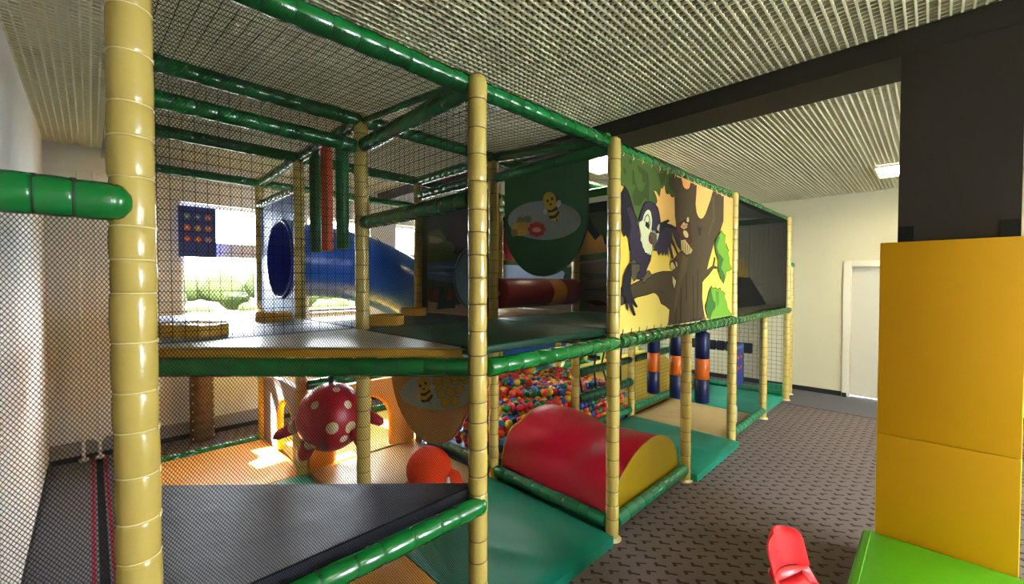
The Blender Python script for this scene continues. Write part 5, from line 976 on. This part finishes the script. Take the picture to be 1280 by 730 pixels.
for k in range(13):
    z = .004 + k * .095; cs += [(z, .098), (z + .012, .108), (z + .083, .108)]
mb.rings([[(.82 + q * math.cos(2 * PI * k / 20), 5.52 + q * .8 * math.sin(2 * PI * k / 20), z) for k in range(20)] for z, q in cs], BROWN)
o = mb.build('brown_bolster'); tag(o, 'brown upright padded bolster near the back wall, seen under the deck', 'bolster')
mb = MB()
for k in range(13):
    for s_ in (-.09, .09): mb.ellipsoid((.82 + s_ * .98, 5.52 - .062, .05 + k * .095), (.008, .008, .008), CREAM, 8, 6)
mb.build('light_dots', o)['kind'] = 'stuff'

# padded column jacket: two stacked yellow sections
def jacket(z0, z1, label):
    x0, x1, y0, y1 = COLX0 - .09, COLX1 + .05, COLY0 - .012, COLY1 + .062
    i0, i1, j0, j1 = COLX0 - .004, COLX1 + .004, COLY0 - .004, COLY1 + .004
    mb = MB()
    o_ = [(x0, y0), (x1, y0), (x1, y1), (x0, y1)]; n_ = [(i0, j0), (i1, j0), (i1, j1), (i0, j1)]
    vs = [(x, y, z) for z in (z0, z1) for x, y in o_ + n_]; fs = []
    for k in range(4):
        k2 = (k + 1) % 4
        fs += [(k, k2, 8 + k2, 8 + k), (4 + k2, 4 + k, 12 + k, 12 + k2), (8 + k, 8 + k2, 12 + k2, 12 + k), (k2, k, 4 + k, 4 + k2)]
    mb.add(vs, fs, YELLOWPAD); return tag(mb.build('column_pad', bevel=.016), label, 'column pad', 'yellow pads around the column')
jacket(.003, .905, 'lower yellow column pad rising behind the lime green block'); jacket(.907, 1.9, 'upper yellow column pad just below the dark column cloth')
mb = MB()
for y in (COLY0 + .004, COLY1 - .062): mb.box(COLX0 - .0125, COLX0 - .001, y, y + .058, 1.88, 1.985, BLACK)
structure('trim_4', mb)
mb = MB(); mb.box(2.30, 2.895, -.75, .245, .002, .388, LIME); o = mb.build('green_block', bevel=.02); tag(o, 'lime green soft block on the carpet in front of the yellow column pad', 'soft block')
mb = MB(); mb.tube([(2.32, .21, .3885), (2.89, .21, .3885)], .003, LIME, 6); mb.build('seam', o)

# child's red chair
ch = Vector((2.215, .462, 0)); wd = Vector((.93, -.37, 0)).normalized(); fd = Vector((-.37, -.93, 0)).normalized()
e = empty('child_chair', 'small red plastic child chair standing on the carpet left of the green block', 'chair', None, tuple(ch))
def sh(mb, rows, mt, th, nrm):
    """sheet through rows of points, thickened along nrm(i, j)"""
    h, w2 = len(rows), len(rows[0]); vs = [p for r in rows for p in r]; vs2 = [rows[j][i] + nrm(j, i) * th for j in range(h) for i in range(w2)]; n = len(vs); fs = []
    for j in range(h - 1):
        for i in range(w2 - 1):
            a = j * w2 + i; fs += [(a, a + 1, a + w2 + 1, a + w2), (n + a, n + a + w2, n + a + w2 + 1, n + a + 1)]
    bd = [i for i in range(w2)] + [j * w2 + w2 - 1 for j in range(1, h)] + [(h - 1) * w2 + i for i in range(w2 - 2, -1, -1)] + [j * w2 for j in range(h - 2, 0, -1)]
    fs += [(bd[k], n + bd[k], n + bd[(k + 1) % len(bd)], bd[(k + 1) % len(bd)]) for k in range(len(bd))]
    mb.add(vs + vs2, fs, mt, True)
def chp(s_, f_, z): return ch + wd * s_ + fd * f_ + Vector((0, 0, z))
mb = MB(); rows = []
for j in range(11):
    v = j / 10; z = .400 + .165 * v; hw = .120 * (1 if v < .55 else math.sqrt(max(.05, 1 - ((v - .55) / .5) ** 2.6))) ; lean = -.035 * v
    rows.append([chp(hw * u, lean + .045 * u * u * (1 - .3 * v), z - .004 * u * u) for u in [-1 + .2 * k for k in range(11)]])
sh(mb, rows, REDPL, .01, lambda j, i: -fd); rel(e, mb.build('backrest', bevel=.003))
mb = MB(); rows = []
for s0 in (-1, 1):
    rows = []
    for j in range(8):
        v = j / 7; z = .335 + .075 * v; rows.append([chp(s0 * (.120 - .045 * k / 3 * (1 - .2 * v)), .04 - .02 * v - .02 * k / 3 + (.045 * (1 - v)), z) for k in range(4)])
    sh(mb, rows, REDPL, .01, lambda j, i: -fd)
rows = [[chp(.116 * u, .043 * u * u + .035 * (1 - v), .325 + .066 * v) for u in [-1 + .25 * k for k in range(9)]] for v in (0, .33, .66, 1)]
sh(mb, rows, REDPL, .01, lambda j, i: -fd)
rel(e, mb.build('back_support'))
mb = MB(); rows = []
for j in range(13):
    v = j / 12; f_ = .03 + .29 * v; z = .335 - .025 * math.sin(PI * min(1, v * 1.2)) + (-.03 * max(0, (v - .8) / .2) ** 2) + .03 * max(0, 1 - v * 7)
    hw = .116 + .016 * math.sin(PI * v)
    if v > .85: hw *= math.sqrt(1 - ((v - .85) / .2) ** 2)
    rows.append([chp(hw * u, f_, z + .018 * u * u) for u in [-1 + .25 * k for k in range(9)]])
sh(mb, rows, REDPL, .01, lambda j, i: Vector((0, 0, -1))); rel(e, mb.build('seat'))
for s_, f_, sp, fp in ((-.09, .07, -.13, -.01), (.09, .07, .13, -.01), (-.09, .26, -.13, .31), (.09, .26, .13, .31)):
    mb = MB(); mb.tube([chp(s_, f_, .318), chp(sp, fp, .012)], .011, METAL, 10); o = mb.build('leg'); rel(e, o); mb = MB(); mb.tube([chp(sp, fp, .001), chp(sp, fp, .02)], .014, BLACK, 10); mb.build('foot_cap', o)

# ------------------------------------------------------------------ light, sky and camera
w = bpy.data.worlds.new('sky'); S.world = w; w.use_nodes = True
nt = w.node_tree; bg = nt.nodes['Background']; bg.inputs['Color'].default_value = (.82, .92, 1, 1); bg.inputs['Strength'].default_value = 56.0
sl = bpy.data.lights.new('sun', 'SUN'); sl.energy = 130; sl.angle = .01; sl.color = (1, .93, .82); so = bpy.data.objects.new('sun', sl); C.objects.link(so)
so.rotation_euler = Vector((.15, -1, -1.06)).to_track_quat('-Z', 'Y').to_euler()
S.cycles.max_bounces = 7; S.cycles.diffuse_bounces = 4; S.cycles.glossy_bounces = 3; S.cycles.transparent_max_bounces = 12; S.cycles.sample_clamp_indirect = 6; S.cycles.sample_clamp_direct = 0
S.cycles.use_denoising = True; S.cycles.caustics_reflective = False; S.cycles.caustics_refractive = False
cd = bpy.data.cameras.new('camera'); co = bpy.data.objects.new('camera', cd); C.objects.link(co); S.camera = co
cd.sensor_fit = 'HORIZONTAL'; cd.sensor_width = 36; cd.lens = 526 * 36 / 1280; cd.clip_start = .02; cd.clip_end = 200
pt = math.atan(12 / 526)
co.location = (0, 0, 1.695); co.rotation_euler = (PI / 2 - pt, 0, -PI / 4)
v = S.view_settings; v.view_transform = 'Standard'; v.look = 'None'; v.gamma = 1; v.use_curve_mapping = False; v.exposure = EXPO
